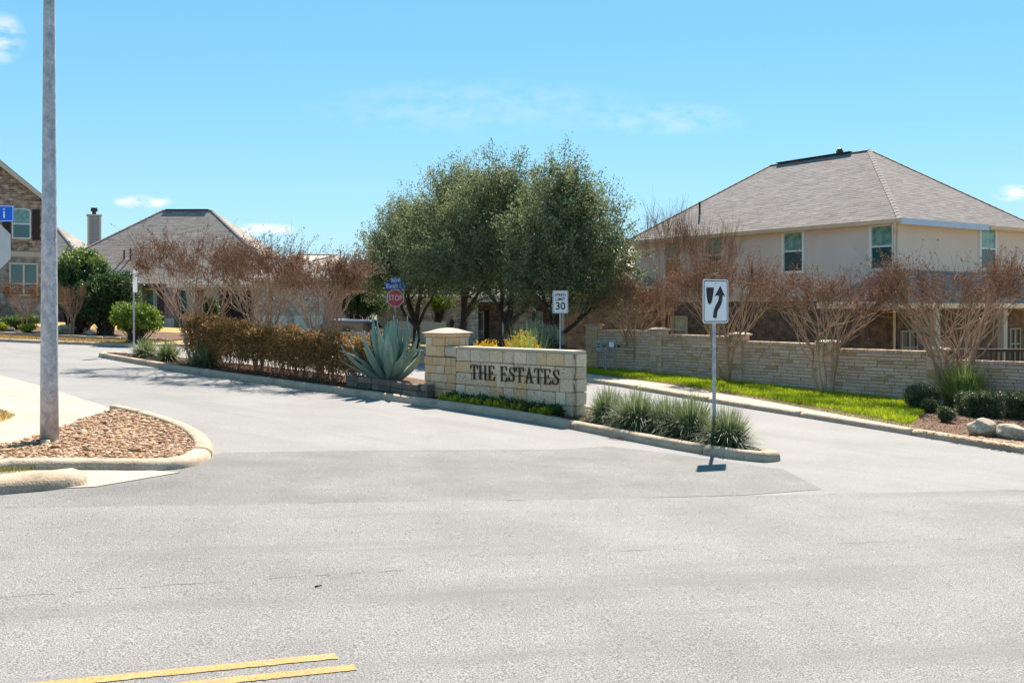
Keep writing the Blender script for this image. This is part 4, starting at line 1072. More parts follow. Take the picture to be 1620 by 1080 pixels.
# ------------------------------------------------------------------ stone garden wall, section by section
GB = block_meshes('stone', M['wall_stone'], 6, .03, .05) + block_meshes('stone', M['wall_pink'], 5, .03, .06) + block_meshes('stone', M['wall_gold'], 1, .03, .05)
tops = [1.46, 1.33, 1.18, 1.05, .83]
wlab = ['short stepped section of pale stone garden wall behind the grey meter boxes', 'stone garden wall section below the arched house window, second step from the top',
        'stone garden wall section in the middle of the run, behind the keep sign tree', 'stone garden wall section between the two bare trees on the bright grass', 'lowest section of the stone garden wall, behind the clipped bed hedge']
for i in range(5):
    a, b = np.array(WALL_PTS[i]), np.array(WALL_PTS[i + 1]); d = b - a; L = np.linalg.norm(d); d /= L
    w = thing('garden_wall', wlab[i], 'wall', (a[0], a[1], 0), math.atan2(d[1], d[0]), 'sections of the stone garden wall')
    g = min(gz(a[0]), gz(b[0])); x0, x1 = .22, L - .22
    link('wall_core', MB().box(x0, x1, .0, .24, g - .2, tops[i] - .02).mesh('wall_core', M['mortar']), w)
    rws, z = [], tops[i] - .115; rq = random.Random(i)
    while z > g + .02: h = rq.uniform(.085, .125); rws.append((z - h, z)); z -= h
    lay(w, GB, (x0, 0, 0), (1, 0), (0, -1), x1 - x0, rws, (.22, .52), depth=.09, proud=.026, gap=.014, seed=i + 40, jit=.012,
        skip=lambda x_, z_, a=a, d=d, x0=x0: z_ + .06 < gz(a[0] + d[0] * (x0 + x_)) + .08)
    lay(w, GB, (x0, .12, 0), (1, 0), (0, -1), x1 - x0, [(tops[i] - .113, tops[i])], (.10, .13), depth=.30, proud=.15, gap=.008, seed=i + 60, name='coping_brick', jit=.002)
ctop = [1.70, 1.56, 1.45, 1.29, 1.17, .96]
plab = ['tan pillar at the high end of the garden wall, beside the meter boxes', 'pillar between the meter box section and the next lower section of garden wall',
        'wall pillar standing behind the keep sign post, partly hidden by bare stems', 'wall pillar behind the multi stemmed bare tree on the grass', 'wall pillar with a pale cap beside the yucca in the shrub bed', 'last wall pillar at the low end of the garden wall']
for i, (x, y) in enumerate(WALL_PTS):
    a = np.array(WALL_PTS[max(i - 1, 0)]); b = np.array(WALL_PTS[min(i + 1, 5)]); d = b - a
    p = thing('wall_pillar', plab[i], 'pillar', (x, y, 0), math.atan2(d[1], d[0]), 'pillars of the stone garden wall')
    g, t = gz(x), ctop[i]
    link('pillar_core', MB().box(-.20, .20, -.10, .30, g - .2, t - .1).mesh('pillar_core', M['mortar']), p)
    zr, z, rq = [], t - .1, random.Random(i + 9)
    while z > g: h = rq.uniform(.12, .24); zr.append((z - h, z)); z -= h
    sm = SBT if i == 0 else GB
    for (o, aa, nn, L) in (((-.235, -.11, 0), (1, 0), (0, -1), .47), ((.215, -.13, 0), (0, 1), (1, 0), .44), ((-.215, .31, 0), (0, -1), (-1, 0), .44)):
        lay(p, sm, o, aa, nn, L, zr, (.18, .47), depth=.08, proud=.02, gap=.01, seed=i + 80)
    c = MB(); r0, r1 = .30, .10
    c.box(-r0, r0, .1 - r0, .1 + r0, t - .1, t - .045)
    c.add([(-r0, .1 - r0, t - .044), (r0, .1 - r0, t - .044), (r0, .1 + r0, t - .044), (-r0, .1 + r0, t - .044), (-r1, .1 - r1, t + .01), (r1, .1 - r1, t + .01), (r1, .1 + r1, t + .01), (-r1, .1 + r1, t + .01)],
          [(0, 1, 5, 4), (1, 2, 6, 5), (2, 3, 7, 6), (3, 0, 4, 7), (4, 5, 6, 7)])
    link('cap', c.mesh('cap', M['cast_stone'], bevel=.012), p)
# meter boxes on their posts
for i, (px, w, z1, h, lab) in enumerate(((948, .21, 1.13, .45, 'tall grey meter box nearest the high wall pillar, with two dark slots'), (957.5, .22, 1.08, .36, 'middle grey meter box with a round dial on a thick post'),
                                         (968, .22, 1.06, .22, 'small pale meter box on two thin posts beside the conduit'))):
    y = 36.3; x = AT(px, y); g = gz(x) + .05
    t = thing('meter_box', lab, 'meter box', (x, y, 0), R(-14), 'utility boxes before the garden wall')
    link('box', MB().box(-w / 2, w / 2, -.14, .0, z1 - h, z1).mesh('box', M['grey_box'], bevel=.012), t)
    if i == 0:
        for k in range(2): link('slot', MB().box(-.06, .05, -.148, -.139, z1 - .18 - k * .1, z1 - .14 - k * .1).mesh('slot', M['black_print']), t)
    elif i == 1:
        dm = MB().tube((0, -.17, z1 - .16), (0, -.139, z1 - .16), .07, .08, 14); link('dial', dm.mesh('dial', M['glass_dark']), t)
    else: link('door', MB().box(-w / 2 + .02, w / 2 - .02, -.15, -.139, z1 - h + .02, z1 - .02).mesh('door', M['white_sheet']), t)
    for xo, r in (((-.08, .022),), ((.02, .05),), ((-.07, .018), (.07, .018)))[i]: link('post', MB().tube((xo, -.07, g - .1), (xo, -.07, z1 - h), r, r, 8).mesh('post', M['grey_box']), t)
t = thing('conduit', 'thin upright grey conduit beside the small pale meter box', 'pipe', (AT(974.5, 36.25), 36.25, 0))
link('pipe', MB().tube((0, -.07, -.1), (0, -.07, 1.2), .025, .025, 8).mesh('pipe', M['grey_box']), t)
link('bracket', MB().box(-.1, .14, -.05, .0, .83, .95).mesh('bracket', M['dark_metal']), t)

# ------------------------------------------------------------------ poles and signs
lx, ly = P(78, 697, .08)
lp = thing('lamp_pole', 'tall tapering galvanised steel pole standing at the edge of the gravel bed', 'pole', (lx, ly, gz(lx) + .06))
sh = MB().lathe([(.126, 0), (.120, .9), (.098, 3.5), (.074, 7.0), (.05, 9.6)], 28)
link('shaft', sh.mesh('shaft', M['galv'], smooth=True), lp)
link('collar', MB().lathe([(.135, -.12), (.135, .015), (.127, .03)], 24).mesh('collar', M['galv']), lp)
link('pole_cap', MB().lathe([(.055, 9.6), (.05, 9.65), (.02, 9.68)], 16).mesh('pole_cap', M['galv']), lp)

def plate(w, h, r=.03, y0=-.004, y1=.0, n=5):
    pl = []
    for cx, cz, a0 in ((w / 2 - r, h / 2 - r, 0), (-w / 2 + r, h / 2 - r, 90), (-w / 2 + r, -h / 2 + r, 180), (w / 2 - r, -h / 2 + r, 270)):
        for k in range(n + 1): t = R(a0 + 90 * k / n); pl.append((cx + r * math.cos(t), cz + r * math.sin(t)))
    return pl
def ring(outer, inner, y0, y1, b):
    k = len(outer)
    for i in range(k): b.prism([outer[i], outer[(i + 1) % k], inner[(i + 1) % k], inner[i]][::1], y0, y1)
    return b
def octo(r, y=None): return [(r * math.cos(R(22.5 + 45 * k)), r * math.sin(R(22.5 + 45 * k))) for k in range(8)]
def post(root, z0, z1, r=.03, name='post', y=.035): return link(name, MB().tube((0, y, z0), (0, y, z1), r, r, 12).mesh(name, M['galv'], smooth=False), root)

kx, ky = P(1132, 697, .13)
ks = thing('keep_right_sign', 'white keep right sign with a black curved arrow at the island nose', 'road sign', (kx, ky, 0), R(32))
s_ = F / ky
kz0, kz1 = EYE - (511 - HY) / s_, EYE + (HY - 442) / s_
kw, kh, kc = .60, kz1 - kz0, (kz0 + kz1) / 2
post(ks, gz(kx), kz1 - .03, .031)
link('panel', MB().prism(plate(kw, kh, .045), -.004, .0).mesh('panel', M['white_sheet']), ks, (0, 0, kc))
link('border', ring(plate(kw - .04, kh - .04, .035), plate(kw - .07, kh - .07, .03), -.0062, -.0042, MB()).mesh('border', M['black_print']), ks, (0, 0, kc))
q = lambda u, v: ((u - .5) * kw, (.5 - v) * kh)
med = [q(.13, .185), q(.13, .25), q(.15, .40), q(.19, .53), q(.235, .567), q(.28, .57), q(.33, .53), q(.39, .38), q(.42, .25), q(.425, .185)]
link('median_symbol', MB().prism(med, -.0066, -.0043).mesh('median_symbol', M['black_print']), ks, (0, 0, kc))
cl = smooth_path([(.47, .88), (.475, .76), (.53, .66), (.63, .57), (.69, .48), (.70, .36)], 2); ar = MB()
for (a, b), i in zip(zip(cl, cl[1:]), range(99)):
    w0 = .075; ta = b - a; nn = np.array((-ta[1] * 1.25, ta[0] / 1.25)); nn /= np.linalg.norm(nn)
    ar.prism([q(*(a - nn * w0)), q(*(b - nn * w0)), q(*(b + nn * w0)), q(*(a + nn * w0))][::-1], -.0066 - .0001 * (i % 3), -.0043)
ar.prism([q(.68, .145), q(.455, .385), q(.565, .37), q(.81, .37), q(.875, .39)], -.0071, -.0044)
link('arrow_symbol', ar.mesh('arrow_symbol', M['black_print']), ks, (0, 0, kc))
for zq in (.1, .9): link('bolt', MB().tube((0, -.012, (.5 - zq) * kh), (0, -.004, (.5 - zq) * kh), .011, .012, 8).mesh('bolt', M['galv']), ks, (0, 0, kc))

sy = 34.2; sx_ = AT(886.5, sy)
sl = thing('speed_limit_sign', 'white speed limit 30 sign in front of an oak trunk', 'road sign', (sx_, sy, 0), R(8))
sz0, sz1 = ZAT(495.5, sy), ZAT(459.5, sy); sc2 = (sz0 + sz1) / 2; sh_ = sz1 - sz0; sw_ = .54
post(sl, gz(sx_), sz1 - .03, .031)
link('panel', MB().prism(plate(sw_, sh_, .04), -.004, .0).mesh('panel', M['white_sheet']), sl, (0, 0, sc2))
link('border', ring(plate(sw_ - .04, sh_ - .04, .03), plate(sw_ - .065, sh_ - .065, .025), -.0062, -.0042, MB()).mesh('border', M['black_print']), sl, (0, 0, sc2))
for tx, sz, zo in (('SPEED', .155, .235), ('LIMIT', .155, .085), ('30', .36, -.155)):
    link('lettering', text_mesh(tx, sz, M['black_print'], .004, .018), sl, (0, -.0045, sc2 + zo), (R(90), 0, 0), (.95 if tx != '30' else 1.0, 1, 1))

ty = 46.0; tx_ = AT(625.5, ty)
st = thing('stop_sign', 'red octagonal stop sign on a post under two blue street name blades', 'road sign', (tx_, ty, 0), R(-4))
zc = ZAT(471.5, ty)
post(st, gz(tx_), zc + 1.0, .03)
link('panel', MB().prism(octo(.425), -.004, .0).mesh('panel', M['white_sheet']), st, (0, 0, zc))
link('red_face', MB().prism(octo(.395), -.006, -.0042).mesh('red_face', M['red_sheet']), st, (0, 0, zc))
link('lettering', text_mesh('STOP', .36, M['white_sheet'], .003), st, (0, -.0066, zc + .0), (R(90), 0, 0), (.74, 1, 1))
zb_ = ZAT(452.5, ty)
b1 = link('name_blade', MB().box(-.49, .49, .0, .006, -.135, .135).mesh('name_blade', M['blue_sheet'], bevel=.002), st, (0, .03, zb_))
link('lettering', text_mesh('Kotili Ln', .255, M['white_sheet'], .003, .02), b1, (0, -.003, 0), (R(90), 0, 0), (.98, 1, 1))
b2 = link('name_blade', MB().box(-.5, .5, .0, .006, -.125, .125).mesh('name_blade', M['blue_sheet'], bevel=.002), st, (0, .05, zb_ + .27), (0, 0, R(-52)))
link('lettering', text_mesh('Tower Rd', .23, M['white_sheet'], .003, .02), b2, (0, -.003, 0), (R(90), 0, 0), (.95, 1, 1))

by = 13.0; bx = AT(-30, by)
sb = thing('street_name_post', 'grey back of an octagonal sign under a blue street name blade', 'road sign', (bx, by, 0), R(2))
zc = ZAT(390, by)
post(sb, gz(bx), zc + .72, .03, y=.04)
link('panel_back', MB().prism(octo(.412), -.004, .0).mesh('panel_back', M['sign_back'], bevel=.0015), sb, (0, 0, zc))
for zq in (-.22, .22): link('bolt', MB().tube((0, -.016, zq), (0, -.004, zq), .011, .012, 8).mesh('bolt', M['galv']), sb, (0, 0, zc))
nb = link('name_blade', MB().prism(plate(1.0, .215, .02), -.006, .0).mesh('name_blade', M['blue_sheet']), sb, (-.085, .02, ZAT(337.5, by)))
link('border', ring(plate(.985, .20, .018), plate(.97, .185, .016), -.0075, -.0062, MB()).mesh('border', M['white_sheet']), nb)
link('lettering', text_mesh('i', .20, M['white_sheet'], .003), nb, (.375, -.0075, .0), (R(90), 0, 0))

ey = 34.3; ex_ = AT(213.5, ey)
es = thing('edge_on_sign', 'thin grey sign post with its plate seen edge on at the far island tip', 'road sign', (ex_, ey, 0), R(97))
post(es, gz(ex_), ZAT(428, ey), .03)
link('panel', MB().prism(plate(.61, .76, .04), -.006, .0).mesh('panel', M['sign_back']), es, (0, 0, ZAT(445, ey)))

# ------------------------------------------------------------------ the parked car glimpsed over the hedge
cy = 44.0; ccx = AT(540, cy)
car = thing('parked_car', 'silver roofed car parked beyond the hedge, only its roof and windscreen showing', 'car', (ccx, cy, gz(ccx) - .06), R(-4))
prof = [(-2.2, .35), (2.15, .35), (2.2, .75), (1.95, .95), (-.95, .98), (-2.0, .85), (-2.2, .65)]
link('body', MB().prism(prof, -.86, .86).mesh('body', M['car_silver'], bevel=.05, seg=2), car)
cab = [(-1.15, .97), (1.85, .95), (1.45, 1.40), (-.45, 1.42)]
link('window_glass', MB().prism(cab, -.74, .74).mesh('window_glass', M['glass_dark'], bevel=.02), car)
link('roof', MB().prism([(-.52, 1.42), (1.52, 1.39), (1.35, 1.47), (-.35, 1.49)], -.76, .76).mesh('roof', M['sign_back'], bevel=.03, seg=2), car)
for s in (-1, 1):
    link('pillar', MB().tube((-1.15, s * .75, .97), (-.48, s * .745, 1.43), .035, .03, 6).mesh('pillar', M['car_silver']), car)
    link('mirror', MB().box(-.95, -.82, s * .95 - .07, s * .95 + .07, .98, 1.12).mesh('mirror', M['car_silver'], bevel=.03), car)
    for x in (-1.4, 1.4):
        wl_ = link('wheel', MB().tube((0, -.1, 0), (0, .1, 0), .33, .33, 20).mesh('wheel', M['tyre'], bevel=.02), car, (x, s * .8, .33))
        link('rim', MB().tube((0, -.11, 0), (0, .11, 0), .2, .2, 14).mesh('rim', M['car_silver']), wl_)

# ------------------------------------------------------------------ plants
def tint_mesh(name, V, Fa, m, per, rng, twig_tint=None):
    return np_mesh(name, V, Fa, m, np.repeat(np.clip(twig_tint if twig_tint is not None else rng.random(len(V) // per), 0, 1), per))
def sprays(rng, starts, dirs, lens, k, leaf, width, spread=.07, follow=.5):
    """Leaves set along twigs: (n,3) starts, directions, lengths; k leaves each."""
    n = len(starts)
    t = rng.uniform(.08, 1.05, (n, k, 1))
    pos = starts[:, None] + dirs[:, None] * lens[:, None, None] * t + rng.normal(size=(n, k, 3)) * spread
    d = norm(dirs[:, None] * follow + rng.normal(size=(n, k, 3)) * .6)
    tw = rng.normal(.5, .24, (n, 1)) + rng.normal(0, .17, (n, k))
    return pos.reshape(-1, 3), d.reshape(-1, 3), leaf * rng.uniform(.6, 1.3, n * k), width * rng.uniform(.7, 1.3, n * k), tw.ravel()
def leaf_obj(name, parent, rng, S, D, L, k, leaf, width, m, spread=.07, follow=.5):
    pos, d, ll, ww, tw = sprays(rng, S, D, L, k, leaf, width, spread, follow)
    V, Fa = leaves_arrays(pos, d, ll, ww, rng)
    return link(name, np_mesh(name, V, Fa, m, np.repeat(np.clip(tw, 0, 1), 4)), parent)
def limb_path(rng, a, b, n=6, bow=.12, r0=.1, r1=.03):
    a, b = np.array(a, float), np.array(b, float); t = np.linspace(0, 1, n + 1)[:, None]
    off = rng.normal(size=3) * np.linalg.norm(b - a) * bow; off[2] = -abs(off[2]) * .5
    p = a + (b - a) * t + off * np.sin(t * math.pi) + rng.normal(size=(n + 1, 3)) * np.linalg.norm(b - a) * .012
    r = r0 + (r1 - r0) * t[:, 0]
    return p[:-1], p[1:], r[:-1], r[1:]
class Segs:
    def __init__(s): s.a, s.b, s.r, s.q = [], [], [], []
    def add(s, a, b, r, q): s.a.append(np.atleast_2d(a)); s.b.append(np.atleast_2d(b)); s.r.append(np.atleast_1d(r)); s.q.append(np.atleast_1d(q))
    def arrays(s, n): return segs_arrays(np.concatenate(s.a), np.concatenate(s.b), np.concatenate(s.r), np.concatenate(s.q), n)
    def mesh(s, name, m, n=6, tint=None):
        V, Fa = s.arrays(n); k = len(V) // (2 * n)
        rg = np.random.default_rng(k)
        return np_mesh(name, V, Fa, m, np.repeat(rg.random(k), 2 * n), smooth=n > 4)

def shrub(name, label, x, y, w, h, m, seed, group=None, cat='shrub', twigs=420, k=16, leaf=.075, lw=.018, up=.5, tw=.35, stems=True, lobes=6, depth=None, z0=.08, bottom=.12, tight=.35, spread=.05, cube=0, young=None):
    rng = np.random.default_rng(seed); depth = depth or w
    root = thing(name, label, cat, (x, y, gz(x) + z0), 0, group)
    c = rng.normal(size=(lobes, 3)); c = norm(c) * rng.uniform(.2, .62, (lobes, 1)); c[:, 2] = np.abs(c[:, 2]) * .9 - .25
    if lobes == 1: c[:] = 0
    pick = rng.integers(0, lobes, twigs)
    d = norm(rng.normal(size=(twigs, 3)))
    if cube: d = np.sign(d) * np.abs(d) ** (1 - cube * .6); d /= np.maximum(np.abs(d).max(1, keepdims=True) ** cube * np.linalg.norm(d, axis=1, keepdims=True) ** (1 - cube), 1e-6)
    rad = tight if lobes > 1 else .92
    u = c[pick] + d * rad * rng.uniform(.55, 1, (twigs, 1)) * (1 if lobes == 1 else 1.15)
    S = u * np.array((w / 2, depth / 2, h * (1 - bottom) / 2)) + np.array((0, 0, h * (bottom + (1 - bottom) / 2)))
    S[:, 2] = np.maximum(S[:, 2], .04)
    D = norm(u * .8 + np.array((0, 0, up)) + rng.normal(size=(twigs, 3)) * .35)
    L = tw * rng.uniform(.5, 1.1, twigs)
    S = S - D * L[:, None] * .75
    S[:, 2] = np.maximum(S[:, 2], .03)
    if young:
        hi = S[:, 2] > h * .66
        hi &= rng.random(twigs) < .75
        leaf_obj('foliage', root, rng, S[~hi], D[~hi], L[~hi], k, leaf, lw, m, spread)
        leaf_obj('young_leaves', root, rng, S[hi], D[hi], L[hi], k, leaf, lw, young, spread)
    else: leaf_obj('foliage', root, rng, S, D, L, k, leaf, lw, m, spread)
    if stems:
        sg = Segs()
        for i in range(0, twigs, max(1, twigs // 60)):
            a, b, r, q = limb_path(rng, rng.normal(size=3) * np.array((.05, .05, 0)) * w, S[i], 3, .08, .018 * max(w, h) / 1.5, .005); sg.add(a, b, r, q)
        link('stems', sg.mesh('stems', M['bark_oak'], 5), root)
    return root

# --- live oaks
def oak(px, y, hpx_top, wpx, seed, label, lean=0.0, n_tw=2700):
    rng = np.random.default_rng(seed); x = AT(px, y); g = gz(x) + .08
    H = (ZAT(hpx_top, y) - g) * .955; w = wpx / F * y
    root = thing('live_oak', label, 'tree', (x, y, g), 0, 'live oaks beside the entry lane')
    c0 = np.array((lean * w, 0, H * .58)); rad = np.array((w / 2, w / 2, H * .41))
    lob = []
    for zc_, rr_, kk in ((-.36, .62, 8), (-.08, .70, 9), (.25, .56, 7), (.58, .34, 6), (-.1, .25, 4), (.74, .12, 2)):
        for q in range(kk):
            a = 2 * math.pi * (q + rng.uniform(-.35, .35)) / kk + zc_ * 3
            lob.append((math.cos(a) * rr_ * rng.uniform(.85, 1.15), math.sin(a) * rr_ * rng.uniform(.85, 1.15), zc_ + rng.uniform(-.1, .1)))
    lob = np.array(lob); nl = len(lob)
    pick = rng.integers(0, nl, n_tw); d = norm(rng.normal(size=(n_tw, 3)))
    u = lob[pick] + d * rng.uniform(.06, .42, (n_tw, 1))
    S = c0 + u * rad
    D = norm(u * np.array((.9, .9, .5)) + np.array((0, 0, .75)) + rng.normal(size=(n_tw, 3)) * .3)
    L = rng.uniform(.35, .8, n_tw); top = u[:, 2] > .5; L[top] *= rng.uniform(1.0, 1.9, top.sum()); D[top] = norm(D[top] + np.array((0, 0, .7)))
    low = u[:, 2] < -.4; D[low] = norm(D[low] * np.array((1, 1, .2)))
    S = S - D * L[:, None] * .6
    leaf_obj('crown', root, rng, S, D, L, 30, .10, .026, M['leaf_oak'], .09, .55)
    sg = Segs(); fork = np.array((rng.uniform(-.05, .05), 0, H * .17))
    a, b, r, q = limb_path(rng, (0, 0, -.15), fork, 5, .03, .21, .16); r = np.array(r); r[0] *= 1.25; sg.add(a, b, r, q)
    order = rng.permutation(nl)[:7]
    for i in order:
        tgt = c0 + lob[i] * rad * .78
        st = fork + np.array((0, 0, rng.uniform(-.25, .15)))
        a, b, r, q = limb_path(rng, st, tgt, 7, .10, .095, .03); sg.add(a, b, r, q)
        for k in range(4):
            j = rng.integers(2, 7); a2, b2, r2, q2 = limb_path(rng, b[j - 1], tgt + rng.normal(size=3) * .5, 4, .1, .035, .012); sg.add(a2, b2, r2, q2)
    link('trunk', sg.mesh('trunk', M['bark_oak'], 9), root)
    tg = Segs(); sel = rng.permutation(n_tw)[:1200]; tg.add(S[sel], S[sel] + D[sel] * L[sel][:, None], np.full(1200, .008), np.full(1200, .003))
    link('twigs', tg.mesh('twigs', M['bark_oak'], 3), root)
    return root
oak(876, 38.0, 242, 228, 11, 'tall live oak behind the speed limit sign', .10)
oak(803, 42.0, 238, 245, 12, 'live oak with a forked trunk above the yellow flowering shrubs', -.05)
oak(735, 46.0, 244, 245, 13, 'live oak rising straight behind the domed stone pillar', -.02)
oak(657, 50.0, 300, 205, 14, 'smaller live oak beside the red stop sign, lowest of the oak row', -.02)

# --- bare crape myrtles
def crape(px, y, top_px, wpx, seed, label, group, z0=.1, stems=5, base_r=.16, rise=.42, dense=1.0, seeds=True, name='crape_myrtle', r_stem=.04, xy=None, upright=0.0):
    rng = np.random.default_rng(seed); x = AT(px, y); g = gz(x) + z0
    H = ZAT(top_px, y) - g; W2 = wpx / F * y / 2
    root = thing(name, label, 'tree', (x, y, g), 0, group)
    tr, tw = Segs(), Segs(); tips = []
    def inside_lim(p): return p
    for i in range(stems):
        a = 2 * math.pi * (i + rng.uniform(-.3, .3)) / stems
        dirv = np.array((math.cos(a), math.sin(a), 0))
        b0 = dirv * base_r * rng.uniform(.3, 1); b0[2] = -.1
        f1 = dirv * W2 * rng.uniform(.18, .36) * (1 - upright * .5); f1[2] = H * rise * rng.uniform(.75, 1.05)
        A, B, r, q = limb_path(rng, b0, f1, 5, .05, r_stem * rng.uniform(.75, 1.2), r_stem * .6); tr.add(A, B, r, q)
        for j in range(4):
            a2 = a + rng.normal() * .95; rr_ = W2 * rng.uniform(.42, .80) * (1 - upright * .4)
            f2 = np.array((math.cos(a2) * rr_, math.sin(a2) * rr_, H * rng.uniform(.56, .74)))
            st = A[3] + (B[4] - A[3]) * rng.uniform(0, 1)
            A2, B2, r2, q2 = limb_path(rng, st, f2, 4, .06, r_stem * .5, r_stem * .27); tr.add(A2, B2, r2, q2)
            for k in range(4):
                a3 = a2 + rng.normal() * .6; q3 = rng.uniform(.6, 1.02)
                f3 = np.array((math.cos(a3) * W2 * q3, math.sin(a3) * W2 * q3, 0))
                f3[2] = H * (rng.uniform(.62, .93) - .08 * q3 ** 3) + upright * H * .05
                f3 = f2 + (f3 - f2) * .72
                st = A2[rng.integers(1, 4)]
                A3, B3, r3, q3_ = limb_path(rng, st, f3, 3, .06, r_stem * .24, r_stem * .13); tr.add(A3, B3, r3, q3_)
                tips.append((f2 * .35 + f3 * .65, f3))
    P0 = np.array([t[1] for t in tips]); Q0 = np.array([t[0] for t in tips])
    n1 = int(10 * dense)
    S = (Q0[:, None] + (P0 - Q0)[:, None] * rng.uniform(0, 1.1, (len(tips), n1, 1))).reshape(-1, 3)
    out = S * np.array((1, 1, 0)) / W2
    D = norm(out * (.55 - .3 * upright) + np.array((0, 0, .75 + upright)) + rng.normal(size=S.shape) * .42)
    L = H * rng.uniform(.06, .13, len(S)) * rng.choice([1, 1, 1, 1.9], len(S))
    over = np.maximum(0, S[:, 2] + D[:, 2] * L - H * .99); L = np.maximum(L - over, .06)
    E = S + D * L[:, None]
    tw.add(S, E, np.full(len(S), .0065), np.full(len(S), .003))
    m2 = 1
    S2 = (S[:, None] + (E - S)[:, None] * rng.uniform(.25, .8, (len(S), m2, 1))).reshape(-1, 3)
    D2 = norm(np.repeat(D, m2, 0) + rng.normal(size=S2.shape) * .55); L2 = np.repeat(L, m2) * rng.uniform(.4, .8, len(S2))
    E2 = S2 + D2 * L2[:, None]
    tw.add(S2, E2, np.full(len(S2), .0045), np.full(len(S2), .0022))
    link('trunk', tr.mesh('trunk', M['bark_crape'], 7), root)
    link('twigs', tw.mesh('twigs', M['twig'], 3), root)
    if seeds:
        T = np.concatenate([E, E2]); DD = np.concatenate([D, D2]); k = 4
        pos = (T[:, None] - DD[:, None] * rng.uniform(-.01, .16, (len(T), k, 1)) + rng.normal(size=(len(T), k, 3)) * .022).reshape(-1, 3)
        V, Fa = leaves_arrays(pos, norm(np.repeat(DD, k, 0) + rng.normal(size=pos.shape) * .6), rng.uniform(.03, .07, len(pos)), rng.uniform(.010, .019, len(pos)), rng)
        link('seed_heads', np_mesh('seed_heads', V, Fa, M['seed'], np.repeat(rng.random(len(pos)), 4)), root)
    return root
def isl(px, t):
    """A point on the island: T metres behind the kerb shown at pixel column PX."""
    i = int(np.searchsorted([q[0] for q in near_px], px)); i = min(max(i, 1), len(near_px) - 1)
    a, b = near_px[i - 1], near_px[i]; f = (px - a[0]) / (b[0] - a[0])
    p = np.array(P(a[0] + (b[0] - a[0]) * f, a[1] + (b[1] - a[1]) * f)) + back * t
    return p
g1_ = 'bare crape myrtles planted along the island'
for px, off, top, w_, sd, lab, st in ((312, 30.6, 356, 205, 31, 'bare crape myrtle at the far end of the red hedge', 5),
                                  (410, 29.0, 364, 165, 32, 'bare crape myrtle in the middle of the hedge with a pale straight stem', 5),
                                  (508, 27.6, 384, 150, 33, 'bare crape myrtle in front of the pale garage doors', 5)):
    crape(px, off, top, w_, sd, lab, g1_, z0=.12, stems=st, rise=.36)
g2_ = 'bare crape myrtles along the garden wall'
crape(1000, 36.9, 424, 150, 41, 'bare crape myrtle beside the meter boxes', g2_, stems=5, rise=.5)
crape(1150, 33.0, 392, 170, 42, 'bare crape myrtle behind the keep sign post', g2_, stems=6, rise=.46)
crape(1308, 29.9, 410, 185, 43, 'bare many stemmed crape myrtle standing alone on the bright grass', g2_, stems=5, rise=.42, base_r=.2)
crape(1508, 27.6, 388, 250, 44, 'wide bare crape myrtle with thick joined trunks in the shrub bed', g2_, stems=6, rise=.34, base_r=.16, r_stem=.055, dense=1.2)
g3_ = 'tall thin bare trees behind the garden wall'
crape(1056, 41.5, 312, 110, 45, 'tall thin bare tree behind the meter box section of wall, reaching the roof edge', g3_, stems=6, rise=.5, upright=.9, dense=.45, seeds=False, name='bare_tree', r_stem=.03)
crape(1128, 39.5, 338, 100, 46, 'thin upright bare tree behind the wall in front of an upper window', g3_, stems=6, rise=.5, upright=.9, dense=.45, seeds=False, name='bare_tree', r_stem=.03)
crape(112, 44.5, 446, 60, 47, 'bare reddish shrub in front of the dark evergreen across the street', None, stems=6, rise=.5, upright=.5, dense=.5, seeds=False, name='bare_shrub', z0=.15, r_stem=.025)
crape(38, 46.5, 440, 62, 48, 'bare twiggy sapling in front of the double window of the gable house', None, stems=4, rise=.4, dense=.5, seeds=True, name='bare_shrub', z0=.15, r_stem=.022)

# --- the red tinged hedge on the island
hp = [np.array(isl(p, 1.35)) for p in (246, 300, 380, 460, 530, 552)]
hroot = thing('hedge', 'long clipped hedge with reddish and yellow leaves and bare stems below', 'hedge', (*hp[2], gz(hp[2][0]) + .11))
rng = np.random.default_rng(51)
hpts = np.array(resample(hp, .1)); n_t = 7000
ii = rng.integers(0, len(hpts), n_t); wav = .10 * np.sin(ii * .31) + .07 * np.sin(ii * .83 + 1)
hh_ = np.interp(ii, [0, len(hpts) * .5, len(hpts)], [1.40, 1.22, 1.12]) + wav
across = rng.uniform(-1, 1, n_t); zz_ = rng.uniform(.22, 1, n_t) ** .8
face = rng.random(n_t); across = np.where(face < .45, np.sign(across) * rng.uniform(.75, 1.0, n_t), across); zz_ = np.where((face > .45) & (face < .8), rng.uniform(.86, 1.0, n_t), zz_)
S = np.stack([hpts[ii, 0] + back[0] * across * .52, hpts[ii, 1] + back[1] * across * .52, zz_ * hh_], 1)
S[:, 2] += GZ(S[:, 0]) + .11; S = S - np.array(hroot.location)
D = norm(np.stack([back[0] * across * .8, back[1] * across * .8, .7 * zz_], 1) + rng.normal(size=(n_t, 3)) * .35)
leaf_obj('foliage', hroot, rng, S - D * .2, D, rng.uniform(.16, .36, n_t), 10, .062, .019, M['leaf_hedge'], .035)
sg = Segs()
for k in range(420):
    j = rng.integers(0, len(hpts)); b0 = np.array((hpts[j, 0], hpts[j, 1], 0)) + np.array((*(back * rng.uniform(-.35, .35)), 0)); b0[2] = gz(b0[0]) + .08
    e0 = b0 + np.array((rng.normal() * .16, rng.normal() * .16, rng.uniform(.45, .8)))
    a, b, r, q = limb_path(rng, b0 - np.array(hroot.location), e0 - np.array(hroot.location), 3, .08, .009, .005); sg.add(a, b, r, q)
link('stems', sg.mesh('stems', M['twig'], 4), hroot)

